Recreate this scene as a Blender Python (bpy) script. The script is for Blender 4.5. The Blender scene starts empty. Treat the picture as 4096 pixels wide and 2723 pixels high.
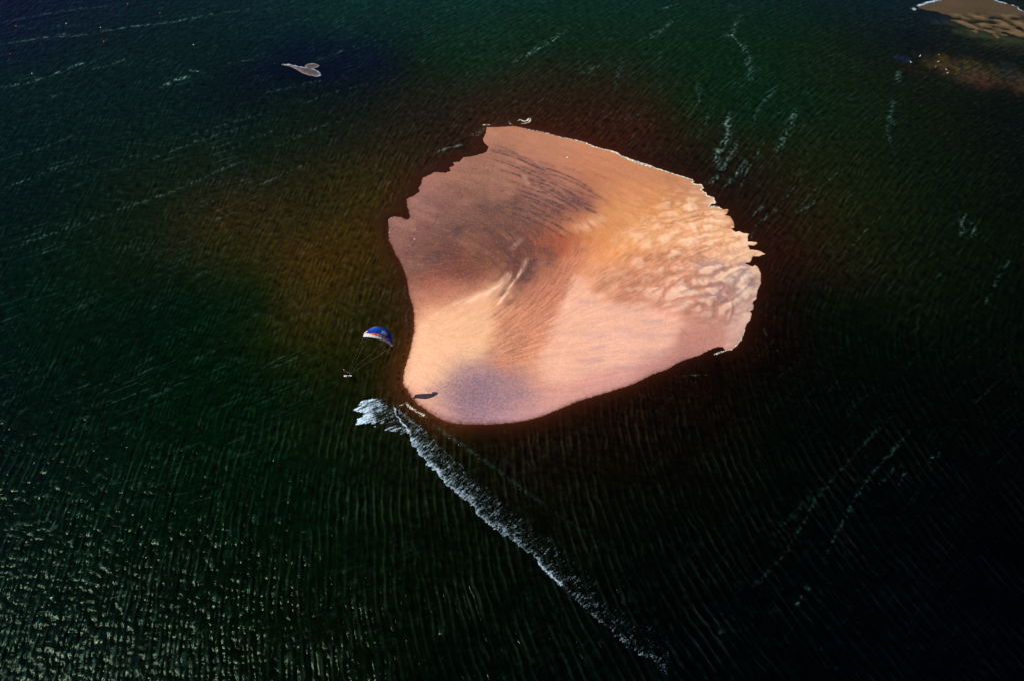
import bpy, bmesh, math, random
import numpy as np
from mathutils import Vector, Matrix
random.seed(7)

# ------------------------------------------------------------------ camera, sky, sun, exposure
SC = bpy.context.scene
W, HH = 4096.0, 2723.0                    # size the positions below were measured at
LENS, H, DEP = 35.0, 132.0, math.radians(45.5)
F = LENS / 36.0 * W
cd = bpy.data.cameras.new('camera'); cam = bpy.data.objects.new('camera', cd)
SC.collection.objects.link(cam); SC.camera = cam
cd.lens = LENS; cd.sensor_width = 36; cd.clip_start = 1; cd.clip_end = 20000
cam.location = (0, 0, H); cam.rotation_euler = (math.pi/2 - DEP, 0, 0)

def _on_plane(u, v, z):
    x = (u-2048)/F; y = -(v-1361.5)/F; s, c = math.sin(DEP), math.cos(DEP)
    d = Vector((x, c+y*s, -s+y*c)); t = (z-H)/d.z
    return Vector((d.x*t, d.y*t, z))
KITE_C = _on_plane(1526, 1337, 12.9)                     # the kite in the air, and its shadow on the sand
SUN_V = (KITE_C - _on_plane(1722, 1582, 0.6)).normalized()
s_el = math.asin(SUN_V.z); s_az = math.atan2(SUN_V.x, SUN_V.y)
world = bpy.data.worlds.new('World'); SC.world = world; world.use_nodes = True
wn = world.node_tree; bg = wn.nodes['Background']
sky = wn.nodes.new('ShaderNodeTexSky'); sky.sky_type = 'NISHITA'; sky.sun_disc = False
sky.sun_elevation = s_el; sky.sun_rotation = s_az; sky.air_density = 1.0; sky.dust_density = 0.4; sky.ozone_density = 1.5
wn.links.new(sky.outputs[0], bg.inputs[0]); bg.inputs[1].default_value = 0.05
ld = bpy.data.lights.new('sun', 'SUN'); lo = bpy.data.objects.new('sun', ld); SC.collection.objects.link(lo)
ld.energy = 5.0; ld.angle = math.radians(0.5); ld.color = (1.0, 0.94, 0.86)
lo.rotation_euler = SUN_V.to_track_quat('Z', 'Y').to_euler(); lo.location = (-100, -100, 250)
SC.view_settings.view_transform = 'Standard'; SC.view_settings.look = 'None'
SC.view_settings.exposure = 0.0; SC.view_settings.gamma = 1.0

# ------------------------------------------------------------------ helpers
CR = Vector((1, 0, 0)); CU = Vector((0, math.sin(DEP), math.cos(DEP))); CV = Vector((0, math.cos(DEP), -math.sin(DEP)))
VS = 4096 / 2359.0
def gnd(u, v, z=0.0):
    """world point on the plane z for a measured position (full-size pixels)"""
    d = CV + CR * ((u - W/2) / F) - CU * ((v - HH/2) / F)
    t = (z - H) / d.z
    return Vector((d.x*t, d.y*t, z))
def gv(x, y): return gnd(x*VS, y*VS)
def gnds(pts, s=1.0): return np.array([tuple(gnd(a*s, b*s))[:2] for a, b in pts])
def img(X, Y, Z=0.0):
    """measured position of world points (used only to design the ground colours)"""
    dz = Z - H
    xc = X; yc = Y*CU.y + dz*CU.z; zc = Y*CV.y + dz*CV.z
    return W/2 + F*xc/zc, HH/2 - F*yc/zc
def lin(c):
    c = np.asarray(c, float)/255.0
    return np.where(c <= 0.04045, c/12.92, ((c+0.055)/1.055)**2.4)

_perm = {}
def _hash(ix, iy, seed):
    h = (ix.astype(np.int64)*374761393 + iy.astype(np.int64)*668265263 + seed*1274126177) & 0xffffffff
    h = ((h ^ (h >> 13))*1103515245) & 0xffffffff
    return (h ^ (h >> 16)) & 0xffffffff
def perlin(x, y, seed=0):
    x0 = np.floor(x); y0 = np.floor(y); fx = x-x0; fy = y-y0
    u = fx*fx*fx*(fx*(fx*6-15)+10); v = fy*fy*fy*(fy*(fy*6-15)+10)
    def g(ox, oy):
        a = _hash(x0+ox, y0+oy, seed).astype(np.float64)*(2*math.pi/4294967296.0)
        return np.cos(a)*(fx-ox) + np.sin(a)*(fy-oy)
    n0 = g(0,0)*(1-u) + g(1,0)*u; n1 = g(0,1)*(1-u) + g(1,1)*u
    return (n0*(1-v) + n1*v)*1.5
def fbm(x, y, lam, octs=4, seed=0, gain=0.5):
    r = 0; a = 1; t = 0
    for o in range(octs):
        r = r + a*perlin(x/lam + 17.3*o, y/lam - 9.1*o, seed+o); t += a; a *= gain; lam *= 0.5
    return r/t
def sstep(a, b, x):
    t = np.clip((x-a)/(b-a), 0, 1); return t*t*(3-2*t)

class RBF:
    """smooth interpolation of values given at scattered ground points"""
    def __init__(s, pts, vals, c=3.0, smooth=0.0):
        s.p = np.asarray(pts, float)*[1, 0.75]; s.c = c
        v = np.asarray(vals, float); s.v = v if v.ndim > 1 else v[:, None]
        s.m = s.v.mean(0)
        r = np.sqrt(((s.p[:, None]-s.p[None])**2).sum(-1)+c*c)
        s.w = np.linalg.solve(r + np.eye(len(s.p))*smooth, s.v-s.m)
    def __call__(s, X, Y):
        out = np.empty((X.size, s.v.shape[1])); x = X.ravel(); y = Y.ravel()*0.75
        for i in range(0, x.size, 60000):
            r = np.sqrt((x[i:i+60000, None]-s.p[:, 0])**2 + (y[i:i+60000, None]-s.p[:, 1])**2 + s.c**2)
            out[i:i+60000] = r@s.w
        return out + s.m

def polydist(X, Y, poly, closed=True, R=None):
    """distance to a polyline (flat arrays) and the arc parameter 0..1 of the nearest point"""
    n = len(poly); best = np.full(X.shape, 1e9); par = np.zeros(X.shape); cnt = n if closed else n-1
    for i in range(cnt):
        a = poly[i]; b = poly[(i+1) % n]; d = b-a; L = float(d@d)+1e-12
        if R is not None:
            sel = np.where((X > min(a[0], b[0])-R) & (X < max(a[0], b[0])+R) & (Y > min(a[1], b[1])-R) & (Y < max(a[1], b[1])+R))[0]
            if not len(sel): continue
            x = X[sel]; y = Y[sel]
        else: sel = slice(None); x = X; y = Y
        t = np.clip(((x-a[0])*d[0]+(y-a[1])*d[1])/L, 0, 1)
        q = (x-a[0]-t*d[0])**2 + (y-a[1]-t*d[1])**2
        cur = best[sel]; m = q < cur
        best[sel] = np.where(m, q, cur); par[sel] = np.where(m, (i+t)/cnt, par[sel])
    return np.sqrt(best), par
def inside(X, Y, poly):
    r = np.zeros(X.shape, bool); n = len(poly)
    for i in range(n):
        a = poly[i]; b = poly[(i+1) % n]
        if a[1] == b[1]: continue
        c = ((a[1] > Y) != (b[1] > Y)) & (X < (b[0]-a[0])*(Y-a[1])/(b[1]-a[1])+a[0])
        r ^= c
    return r
def sdf(X, Y, poly, R=25.0):
    """positive inside the outline, metres"""
    d, _ = polydist(X, Y, poly, True, R); d = np.minimum(d, R)
    return np.where(inside(X, Y, poly), d, -d)

def mesh_grid(name, X, Y, Z, attrs, mat, keep=None):
    """one mesh from a (rows, cols) grid of points; attrs: name -> (N,) or (N,3)"""
    nr, nc = X.shape
    co = np.stack([X, Y, Z], -1).reshape(-1, 3).astype(np.float32)
    i = np.arange(nr*nc).reshape(nr, nc)
    q = np.stack([i[:-1, :-1], i[:-1, 1:], i[1:, 1:], i[1:, :-1]], -1).reshape(-1, 4)
    if keep is not None:
        k = keep.reshape(nr, nc); kk = (k[:-1, :-1] | k[:-1, 1:] | k[1:, 1:] | k[1:, :-1]).ravel()
        q = q[kk]; used = np.zeros(nr*nc, bool); used[q.ravel()] = True
        remap = np.cumsum(used)-1; q = remap[q]; co = co[used]
    else: used = slice(None)
    me = bpy.data.meshes.new(name)
    me.vertices.add(len(co)); me.vertices.foreach_set('co', co.ravel())
    me.loops.add(q.size); me.loops.foreach_set('vertex_index', q.ravel().astype(np.int32))
    me.polygons.add(len(q)); me.polygons.foreach_set('loop_start', np.arange(0, q.size, 4, dtype=np.int32))
    me.polygons.foreach_set('loop_total', np.full(len(q), 4, np.int32))
    me.update(calc_edges=True); me.shade_smooth()
    for an, av in attrs.items():
        av = np.asarray(av, np.float32)
        if av.ndim == 2 and av.shape[1] == 3:
            a = me.attributes.new(an, 'FLOAT_COLOR', 'POINT')
            av = np.concatenate([av[used], np.ones((len(co), 1), np.float32)], 1)
            a.data.foreach_set('color', av.ravel())
        else:
            a = me.attributes.new(an, 'FLOAT', 'POINT'); a.data.foreach_set('value', av.ravel()[used])
    me.materials.append(mat)
    ob = bpy.data.objects.new(name, me); SC.collection.objects.link(ob)
    return ob

class NT:
    """small node builder"""
    def __init__(s, name):
        s.m = bpy.data.materials.new(name); s.m.use_nodes = True; s.t = s.m.node_tree
        s.p = s.t.nodes['Principled BSDF']; s.out = s.t.nodes['Material Output']
    def n(s, typ, **kw):
        nd = s.t.nodes.new(typ)
        for k, v in kw.items(): setattr(nd, k, v)
        return nd
    def l(s, a, b): s.t.links.new(a, b)
    def attr(s, name, out='Fac'):
        a = s.n('ShaderNodeAttribute'); a.attribute_name = name; return a.outputs[out]
    def math(s, op, a, b=None, c=None, clamp=False):
        m = s.n('ShaderNodeMath', operation=op, use_clamp=clamp)
        for i, v in enumerate((a, b, c)):
            if v is None: continue
            if hasattr(v, 'links'): s.l(v, m.inputs[i])
            else: m.inputs[i].default_value = v
        return m.outputs[0]
    def noise(s, scale, detail=3, rough=0.5, vec=None, dist=0.0):
        t = s.n('ShaderNodeTexNoise'); t.inputs['Scale'].default_value = scale; t.inputs['Detail'].default_value = detail
        t.inputs['Roughness'].default_value = rough; t.inputs['Distortion'].default_value = dist
        if vec is None:
            g = s.n('ShaderNodeNewGeometry'); vec = g.outputs['Position']
        s.l(vec, t.inputs['Vector']); return t.outputs['Fac']
    def mapr(s, v, a, b, c=0.0, d=1.0):
        m = s.n('ShaderNodeMapRange'); s.l(v, m.inputs[0])
        for i, q in enumerate((a, b, c, d)): m.inputs[i+1].default_value = q
        return m.outputs[0]
    def mix(s, f, a, b, mode='MIX'):
        m = s.n('ShaderNodeMix', data_type='RGBA', blend_type=mode)
        for sock, v in ((m.inputs[0], f), (m.inputs[6], a), (m.inputs[7], b)):
            if hasattr(v, 'links'): s.l(v, sock)
            elif isinstance(v, (int, float)): sock.default_value = v
            else: sock.default_value = (*v, 1)
        return m.outputs[2]
    def bump(s, h, strength, dist, normal=None):
        b = s.n('ShaderNodeBump'); s.l(h, b.inputs['Height']); b.inputs['Strength'].default_value = strength
        b.inputs['Distance'].default_value = dist
        if normal is not None: s.l(normal, b.inputs['Normal'])
        return b.outputs[0]
def paint(name, rgb, rough=0.5, var=0.12, scale=8.0, spec=0.5, sheen=0.0):
    """plain coloured material with a little procedural unevenness"""
    q = NT(name); c = lin(rgb)
    f = q.noise(scale, 3)
    col = q.mix(f, tuple(c*(1-var)), tuple(np.minimum(c*(1+var), 1)))
    q.l(col, q.p.inputs['Base Color']); q.p.inputs['Roughness'].default_value = rough
    q.p.inputs['Specular IOR Level'].default_value = spec
    return q.m
def tag(o, label=None, cat=None, group=None, kind=None):
    if label: o['label'] = label
    if cat: o['category'] = cat
    if group: o['group'] = group
    if kind: o['kind'] = kind
    return o
def empty(name, loc=(0, 0, 0)):
    o = bpy.data.objects.new(name, None); SC.collection.objects.link(o); o.location = loc; o.empty_display_size = 0.3
    return o
def mobj(name, bm, mats, parent=None, smooth=True):
    me = bpy.data.meshes.new(name); bm.to_mesh(me); bm.free()
    if smooth: me.shade_smooth()
    for m in (mats if isinstance(mats, (list, tuple)) else [mats]): me.materials.append(m)
    o = bpy.data.objects.new(name, me); SC.collection.objects.link(o)
    if parent: o.parent = parent
    return o

# ------------------------------------------------------------------ outlines of the sand (measured, laid on the ground)
ISLAND_PX = [(1948,510),(1944,535),(1932,558),(1940,574),(1955,588),(1952,600),(1944,611),(1905,623),(1880,629),(1856,630),(1848,637),(1840,648),(1826,650),(1814,651),
 (1819,663),(1798,672),(1804,684),(1783,693),(1760,691),(1737,691),(1715,703),(1691,713),(1687,737),(1674,753),(1680,766),(1653,787),(1626,797),(1630,825),(1641,866),
 (1638,876),(1626,881),(1607,871),(1576,867),(1555,879),(1557,913),(1557,963),(1570,985),(1582,1015),(1597,1038),(1615,1076),(1630,1122),(1638,1180),(1653,1225),
 (1659,1275),(1657,1332),(1647,1378),(1634,1428),(1622,1466),(1614,1504),(1614,1532),(1619,1545),(1630,1553),(1636,1570),(1651,1587),(1661,1602),(1676,1617),
 (1700,1631),(1721,1648),(1753,1667),(1784,1682),(1816,1690),(1850,1694),(1910,1696),(1997,1693),(2060,1687),(2118,1677),(2170,1662),(2223,1641),(2280,1615),(2344,1592),
 (2415,1571),(2487,1549),(2530,1535),(2568,1516),(2618,1491),(2667,1476),(2706,1451),(2748,1434),(2790,1422),(2813,1411),(2836,1398),(2870,1386),(2891,1386),
 (2906,1401),(2924,1398),(2943,1386),(2962,1363),(2977,1329),(2983,1302),(3000,1283),(3006,1256),(3000,1248),(2979,1246),(3010,1243),(3015,1225),(3008,1214),(3025,1195),
 (3029,1164),(3042,1134),(3044,1107),(3036,1076),(3019,1061),(3012,1069),(2975,1054),(3000,1049),(3012,1025),(3036,1026),(3059,1017),(3038,1005),(3000,1000),
 (2990,980),(3015,983),(3031,972),(3012,969),(2991,968),(2989,955),(2994,936),(2973,934),(2958,927),(2943,930),(2920,915),(2937,911),(2931,886),(2920,867),(2893,861),
 (2908,856),(2912,839),(2887,840),(2866,829),(2847,828),(2834,833),(2843,817),(2862,814),(2853,793),(2826,787),(2822,775),(2801,762),(2814,756),(2805,743),(2778,741),
 (2765,733),(2776,729),(2767,722),(2721,707),(2671,691),(2625,678),(2575,664),(2529,647),(2476,624),(2468,613),(2426,603),(2376,590),(2338,573),(2300,563),(2246,552),
 (2169,531),(2112,521),(2085,512),(2051,506),(1997,510)]
ISLAND = gnds(ISLAND_PX)
FAR = gnds([(3673,28),(3690,20),(3712,12),(3742,7),(3781,1),(3830,-8),(3900,-14),(3960,-8),(3990,8),(4015,14),(4036,19),(4069,31),(4085,42),(4120,55),(4300,120),(4500,200),
 (4500,330),(4250,215),(4150,190),(4090,170),(4040,160),(3960,150),(3900,140),(3850,110),(3800,85),(3780,62),(3755,48),(3704,41),(3682,35)])
SMALL = gnds([(1120,258),(1150,259),(1175,264),(1212,271),(1226,273),(1219,264),(1232,258),(1253,255),(1270,259),(1278,265),(1262,272),(1249,278),(1268,285),(1279,293),(1282,303),
 (1270,307),(1236,302),(1210,293),(1193,282),(1175,272),(1155,265),(1130,261)])
#@@PART2
def world_angle(u, v, deg):
    """direction on the ground of a line that shows at this slope"""
    a = math.radians(deg); p = gnd(u, v); q = gnd(u+10*math.cos(a), v-10*math.sin(a))
    return math.atan2(q.y-p.y, q.x-p.x)
class Orient:
    def __init__(s, ctl):
        P = [tuple(gv(x, y))[:2] for x, y, d in ctl]
        th = [world_angle(x*VS, y*VS, d) for x, y, d in ctl]
        s.r = RBF(P, [(math.cos(2*t), math.sin(2*t)) for t in th], c=6)
    def __call__(s, X, Y):
        v = s.r(X, Y); return (0.5*np.arctan2(v[:, 1], v[:, 0])) % math.pi
def oriented(X, Y, th, lam, stretch, seed, nb=18):
    """noise whose crests follow the local direction th (flat arrays)"""
    t = th/math.pi*nb; k0 = np.floor(t).astype(int); f = t-k0; out = np.zeros(X.shape)
    for k in range(nb):
        a = k*math.pi/nb; ca, sa = math.cos(a), math.sin(a)
        for off, w in ((0, 1-f), (1, f)):
            sel = np.where(((k0+off) % nb) == k)[0]
            if not len(sel): continue
            x = X[sel]; y = Y[sel]; ww = w[sel]
            al = (x*ca+y*sa)/(lam*stretch); ac = (-x*sa+y*ca)/lam
            out[sel] += ww*perlin(al+31*k, ac+13*k, seed+k*7)
    return out/np.sqrt((1-f)**2+f**2)
def strokes(X, Y, items, R=6.0):
    """soft strokes laid on the ground: (points, half width, strength)"""
    out = np.zeros(X.shape)
    for pts, w, s in items:
        P = gnds(pts); r = w*3.2
        m = np.where((X > P[:, 0].min()-r) & (X < P[:, 0].max()+r) & (Y > P[:, 1].min()-r) & (Y < P[:, 1].max()+r))[0]
        if not len(m): continue
        d, t = polydist(X[m], Y[m], P, False)
        taper = np.clip(np.minimum(t, 1-t)*6, 0, 1)**0.6*0.8+0.2 if len(pts) > 1 else 1.0
        out[m] = np.maximum(out[m], s*np.exp(-(d/w)**2)*taper)
    return out

# ------------------------------------------------------------------ SAND
SAND_C = [(1150,310,165,112,88),(1300,335,188,128,98),(1450,400,198,132,92),(1550,430,192,128,88),(1620,470,205,150,110),(1050,420,156,106,86),(980,440,150,104,94),(920,520,138,96,86),
 (940,600,132,86,72),(1000,600,118,72,56),(1050,540,112,74,62),(1150,480,132,90,74),(1130,400,150,102,84),(1200,400,168,112,92),(1300,430,165,108,88),(1350,480,155,95,78),(1300,560,182,98,62),
 (1400,560,215,140,82),(1450,500,214,148,92),(1230,600,122,66,48),(1200,650,118,66,52),(1130,600,126,76,52),(1080,660,150,90,70),(980,680,172,104,80),(950,640,130,86,72),
 (1000,715,214,145,110),(1100,690,226,160,124),(960,760,236,178,142),(1000,850,240,190,150),(950,860,246,190,156),(1100,800,234,184,140),(1050,760,238,178,138),(1200,750,214,150,110),
 (1290,650,198,128,94),(1250,700,208,138,104),(1400,650,232,165,126),(1350,760,235,175,146),(1100,880,162,122,134),(1080,910,134,104,124),(1150,900,172,130,134),(1180,850,192,136,116),
 (1000,930,228,168,148),(1150,950,192,146,152),(1250,930,212,156,146),(1350,870,226,162,148),(1450,800,230,170,156),(1550,750,226,166,146),(1600,780,196,136,122),(1680,790,188,136,124),
 (1700,745,204,162,146),(1650,700,178,118,96),(1720,650,194,158,144),(1680,640,172,138,134),(1600,600,214,154,120),(1500,600,214,140,98),(1450,680,192,122,94),(1550,650,220,155,125),
 (1600,520,226,160,112),(1680,540,236,182,142),(1550,480,210,145,92),(1700,600,236,186,150),(1640,760,192,138,124),(1500,850,192,138,128),(1400,900,205,150,142),(1580,820,176,124,116),
 (1745,585,226,186,152),(1350,380,192,124,88),(1250,500,140,92,72),(1450,590,226,150,92),(1220,840,214,150,118)]
K_ = lambda L: [([(1520+x/1.225, 440+y/1.225) for x, y in q], w, st) for q, w, st in L]
STREAK = K_([([(540,195),(640,220),(760,265)],.55,.7),([(770,262),(860,290)],.6,.4),([(590,250),(700,290),(800,322)],.3,.5),([(600,282),(720,322),(800,350)],.3,.45),([(640,270),(740,306)],.2,.5),
 ([(790,388),(900,440),(1000,490),(1068,522)],.5,.95),([(850,362),(960,410),(1080,455)],.4,.5),([(760,432),(860,480),(955,515)],.42,.85),([(780,478),(880,525),(950,556)],.4,.7),([(830,340),(910,372)],.4,.5),([(900,428),(980,462),(1060,496)],.35,.8),
 ([(880,400),(960,438),(1030,470)],.5,.7),([(900,292),(1010,330)],.8,.22),([(1040,320),(1130,355)],.8,.2),([(770,330),(785,385)],1.3,.45),([(640,482),(700,430)],1.4,.7),([(470,470),(560,505),(620,490)],2.2,.55),
 ([(365,590),(410,615)],2.6,.7),([(350,640),(400,650)],1.4,.5),([(500,590),(560,620)],1.6,.5),([(230,720),(300,760)],3.4,.6),([(180,700),(160,780)],2.4,.3),([(700,560),(790,630)],1.6,.5),([(620,520),(700,560)],1.4,.45),
 ([(745,735),(735,790),(700,860)],2.0,.85),([(800,680),(835,740),(820,790)],1.6,.6),([(640,872),(600,935)],.8,.6),([(560,560),(680,620),(745,700),(730,760)],1.5,.5),([(500,640),(620,690),(675,770),(645,850)],1.5,.4),
 ([(430,690),(560,730),(610,790)],1.5,.35),([(300,500),(245,605)],.18,.6),([(110,732),(180,655)],.16,.6),([(60,560),(70,640)],1.8,.2),([(330,380),(440,440)],2.4,.25),([(200,440),(330,520)],3,.3),
 ([(450,300),(540,330)],1.4,.3),([(400,250),(520,240)],1.5,.15),([(690,870),(660,930),(620,970)],1.0,.45),([(420,490),(440,488)],.25,.9)])
RIB = lambda L, w, s: [([(2300+a/2.614, 950+b/2.614) for a, b in q], w, s) for q in L]
BROWN = RIB([[(430,690),(560,610),(700,540)],[(200,600),(280,540),(350,500)],[(500,600),(700,480),(900,400)],[(820,745),(1000,680),(1120,620),(1240,600)],[(1250,570),(1420,510),(1560,430),(1660,350)],
 [(300,560),(480,450),(640,380)],[(760,520),(900,440),(1050,390)],[(1420,860),(1500,790),(1590,720)],[(1120,850),(1240,760),(1340,690)]], .8, .6)
BROWN += RIB([[(620,330),(800,250),(980,190)],[(860,330),(1000,260),(1200,200)],[(150,450),(260,380),(380,330)],[(1240,160),(1400,110)],[(1560,290),(1640,280)],[(1250,380),(1330,420)]], .6, .4)
PURPLE = RIB([[(x-34, y+15),(x,y),(x+34, y-15)] for x, y in ((1460,360),(1450,430),(1580,360),(1640,150),(1390,270),(1680,470),(1620,510),(1550,570),(1720,690),(1690,790),(1480,720),(1330,650),(1120,740),
 (1080,545),(1200,550),(820,615),(1760,600),(1170,1000),(1310,480),(1000,600))], 1.25, 1.0)
BANDS = RIB([[(680,905),(930,900)],[(400,975),(620,1000)],[(80,1080),(330,1060)],[(160,1200),(330,1140)],[(30,1330),(320,1290)],[(560,1250),(900,1240)],[(20,700),(240,690)],[(700,1060),(1060,1020)],[(380,1390),(640,1350)]], .7, .35)
LIGHT = K_([([(650,860),(620,910),(575,968)],.35,.85),([(690,800),(640,880),(600,935)],.3,.7),([(722,740),(695,800),(670,840)],.4,.4),([(640,812),(600,860),(540,905),(440,945),(350,970)],.8,.7),([(600,870),(560,920)],.3,.7),
 ([(170,1130),(200,1090),(240,1060)],1.0,.4),([(930,880),(915,960),(905,1010)],.5,.35),([(640,700),(700,640)],.6,.2),([(730,380),(700,330)],.6,.2),([(950,600),(1050,560),(1100,540)],1.6,.3)])
REG = [([(900,560),(1080,470),(1200,400),(1380,450),(1380,540),(1150,640),(1000,700),(900,690)],4,.55,(206,138,90)),
 ([(780,640),(900,610),(1010,640),(960,700),(860,750),(820,720)],2.5,.7,(160,80,56)),
 ([(1180,610),(1500,500),(1700,520),(1790,620),(1800,700),(1600,690),(1300,690),(1130,670)],3,.6,(233,177,132)),
 ([(165,1060),(300,985),(440,935),(540,893),(610,880),(600,960),(560,1020),(560,1100),(500,1180),(400,1230),(300,1290),(250,1380),(300,1440),(200,1430),(110,1330),(135,1180)],3.0,.62,(240,188,152)),
 ([(250,1390),(340,1310),(450,1250),(560,1275),(690,1330),(780,1400),(660,1470),(580,1570),(400,1570),(310,1490)],4.8,.66,(146,118,128)),
 ([(560,1010),(700,880),(850,770),(960,690),(1060,690),(950,840),(905,960),(880,1060),(760,1180),(640,1290),(560,1200)],2.8,.62,(190,122,96)),
 ([(960,820),(925,900),(905,1010),(850,1090),(790,1180),(780,1300),(900,1360),(1100,1280),(1400,1190),(1500,1080),(1400,1000),(1150,960),(1040,900)],1.6,.65,(238,186,160)),
 ([(1060,800),(1200,740),(1400,700),(1570,690),(1500,800),(1350,900),(1200,960),(1050,900)],2.4,.5,(214,150,118)),
 ([(1560,960),(1690,930),(1720,1060),(1690,1160),(1590,1160),(1430,1190),(1500,1080)],2.6,.6,(186,130,114)),
 ([(1840,1000),(1800,1060),(1770,1120),(1710,1180),(1690,1150),(1720,1060),(1790,1000)],1,.8,(206,164,148)),
 ([(520,90),(640,90),(900,160),(1200,260),(1480,340),(1560,400),(1300,380),(1050,300),(800,230),(540,150)],2,.35,(178,122,94))]
PURR = [(1480,760),(1600,730),(1840,740),(1860,880),(1820,1010),(1700,1080),(1600,1010),(1350,950),(1320,870),(1480,840)]
_r = random.Random(4)
for k in range(13):
    t = k/12; a = (560+_r.uniform(-30, 120), 175+300*t); b = (850+110*t+_r.uniform(-60, 40), 300+265*t)
    m_ = ((a[0]+b[0])/2, (a[1]+b[1])/2-6)
    STREAK += K_([([a, m_, b], _r.uniform(.26, .42), _r.uniform(.5, 1.0))])
for k in range(9):
    r = 190+17*k+_r.uniform(-5, 5); a0 = -52+_r.uniform(-10, 12); a1 = 28+_r.uniform(-10, 12)
    STREAK += K_([([(430+r*math.cos(math.radians(a0+(a1-a0)*j/6)), 745+0.85*r*math.sin(math.radians(a0+(a1-a0)*j/6))) for j in range(7)], _r.uniform(.25, .4), _r.uniform(.45, .8))])
for k in range(9):
    x = 620+22*k+_r.uniform(-25, 25); y = 505-27*k; e = _r.uniform(240, 330)
    STREAK += K_([([(x, y), (x+e*.35, y+e*.10), (x+e*.7, y+e*.27), (x+e, y+e*.46)], _r.uniform(.30, .50), _r.uniform(.75, 1.0))])
for k in range(26):
    x = _r.uniform(120, 640); y = _r.uniform(330, 820); 
    if x+y < 560: continue
    L_k = _r.uniform(30, 110)
    STREAK += K_([([(x, y), (x+L_k*.5, y+L_k*.2), (x+L_k, y+L_k*.45)], _r.uniform(.2, .7), _r.uniform(.2, .5))])
SPECK = [(500,80),(700,220),(900,330),(1070,500),(880,640),(850,760),(740,880),(560,890),(440,920),(160,1050),(40,700),(40,540),(140,440),(350,290),(520,180)]
# raised ridges on the north-eastern side (measured crest lines)
RIDGE = RIB([[(1500,490),(1600,420),(1720,350),(1850,320)],[(1600,900),(1640,760),(1620,680),(1760,560),(1860,440)],[(1380,680),(1500,640),(1600,680)],[(1000,560),(1100,600),(1260,530)],
 [(1250,200),(1420,130)],[(1680,220),(1800,180),(1850,120)],[(780,600),(880,560)]], .35, .22)
SAND_DIR = Orient([(1150,340,-12),(1300,450,-27),(1050,450,-25),(950,560,-22),(1100,550,-28),(1400,480,-30),(1500,430,-20),(1225,560,-58),(1240,610,-88),(1225,650,68),(1180,600,-50),(1000,650,10),(1150,660,48),(1250,720,38),(1100,760,30),(1350,650,40),
 (1500,650,32),(1650,640,28),(1600,520,15),(1680,700,35),(1650,780,15),(1450,780,2),(1300,850,5),(1100,900,-10),(1000,850,-38),(960,900,-40),(1200,940,3),(1400,850,6)])

def sand_shader(name, speck=1.0):
    q = NT(name)
    col = q.attr('col', 'Color'); rg = q.attr('grain')
    n1 = q.noise(3.0, 5, 0.72); n2 = q.noise(0.9, 4, 0.6)
    f = q.mapr(n1, 0.32, 0.68, -1.0, 1.0)
    amt = q.math('MULTIPLY', f, rg)
    dark = q.math('MULTIPLY', q.math('MULTIPLY', amt, -1.0, clamp=False), 0.95, clamp=True)
    c1 = q.mix(dark, col, (0.035, 0.022, 0.03))
    light = q.math('MULTIPLY', amt, 0.16, clamp=True)
    c2 = q.mix(light, c1, (0.95, 0.66, 0.50))
    # warm / mauve drift
    dr = q.mapr(n2, 0.35, 0.65, 0.0, 0.16)
    c3 = q.mix(dr, c2, (0.62, 0.36, 0.36), 'MULTIPLY')
    q.l(c3, q.p.inputs['Base Color']); q.p.inputs['Roughness'].default_value = 0.8
    q.p.inputs['Specular IOR Level'].default_value = 0.15
    h = q.math('ADD', q.noise(2.2, 5, 0.7), q.math('MULTIPLY', q.noise(7.0, 3, 0.6), 0.4))
    q.l(q.bump(h, 0.5, 0.12), q.p.inputs['Normal'])
    return q.m
M_SAND = sand_shader('sand')

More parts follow.
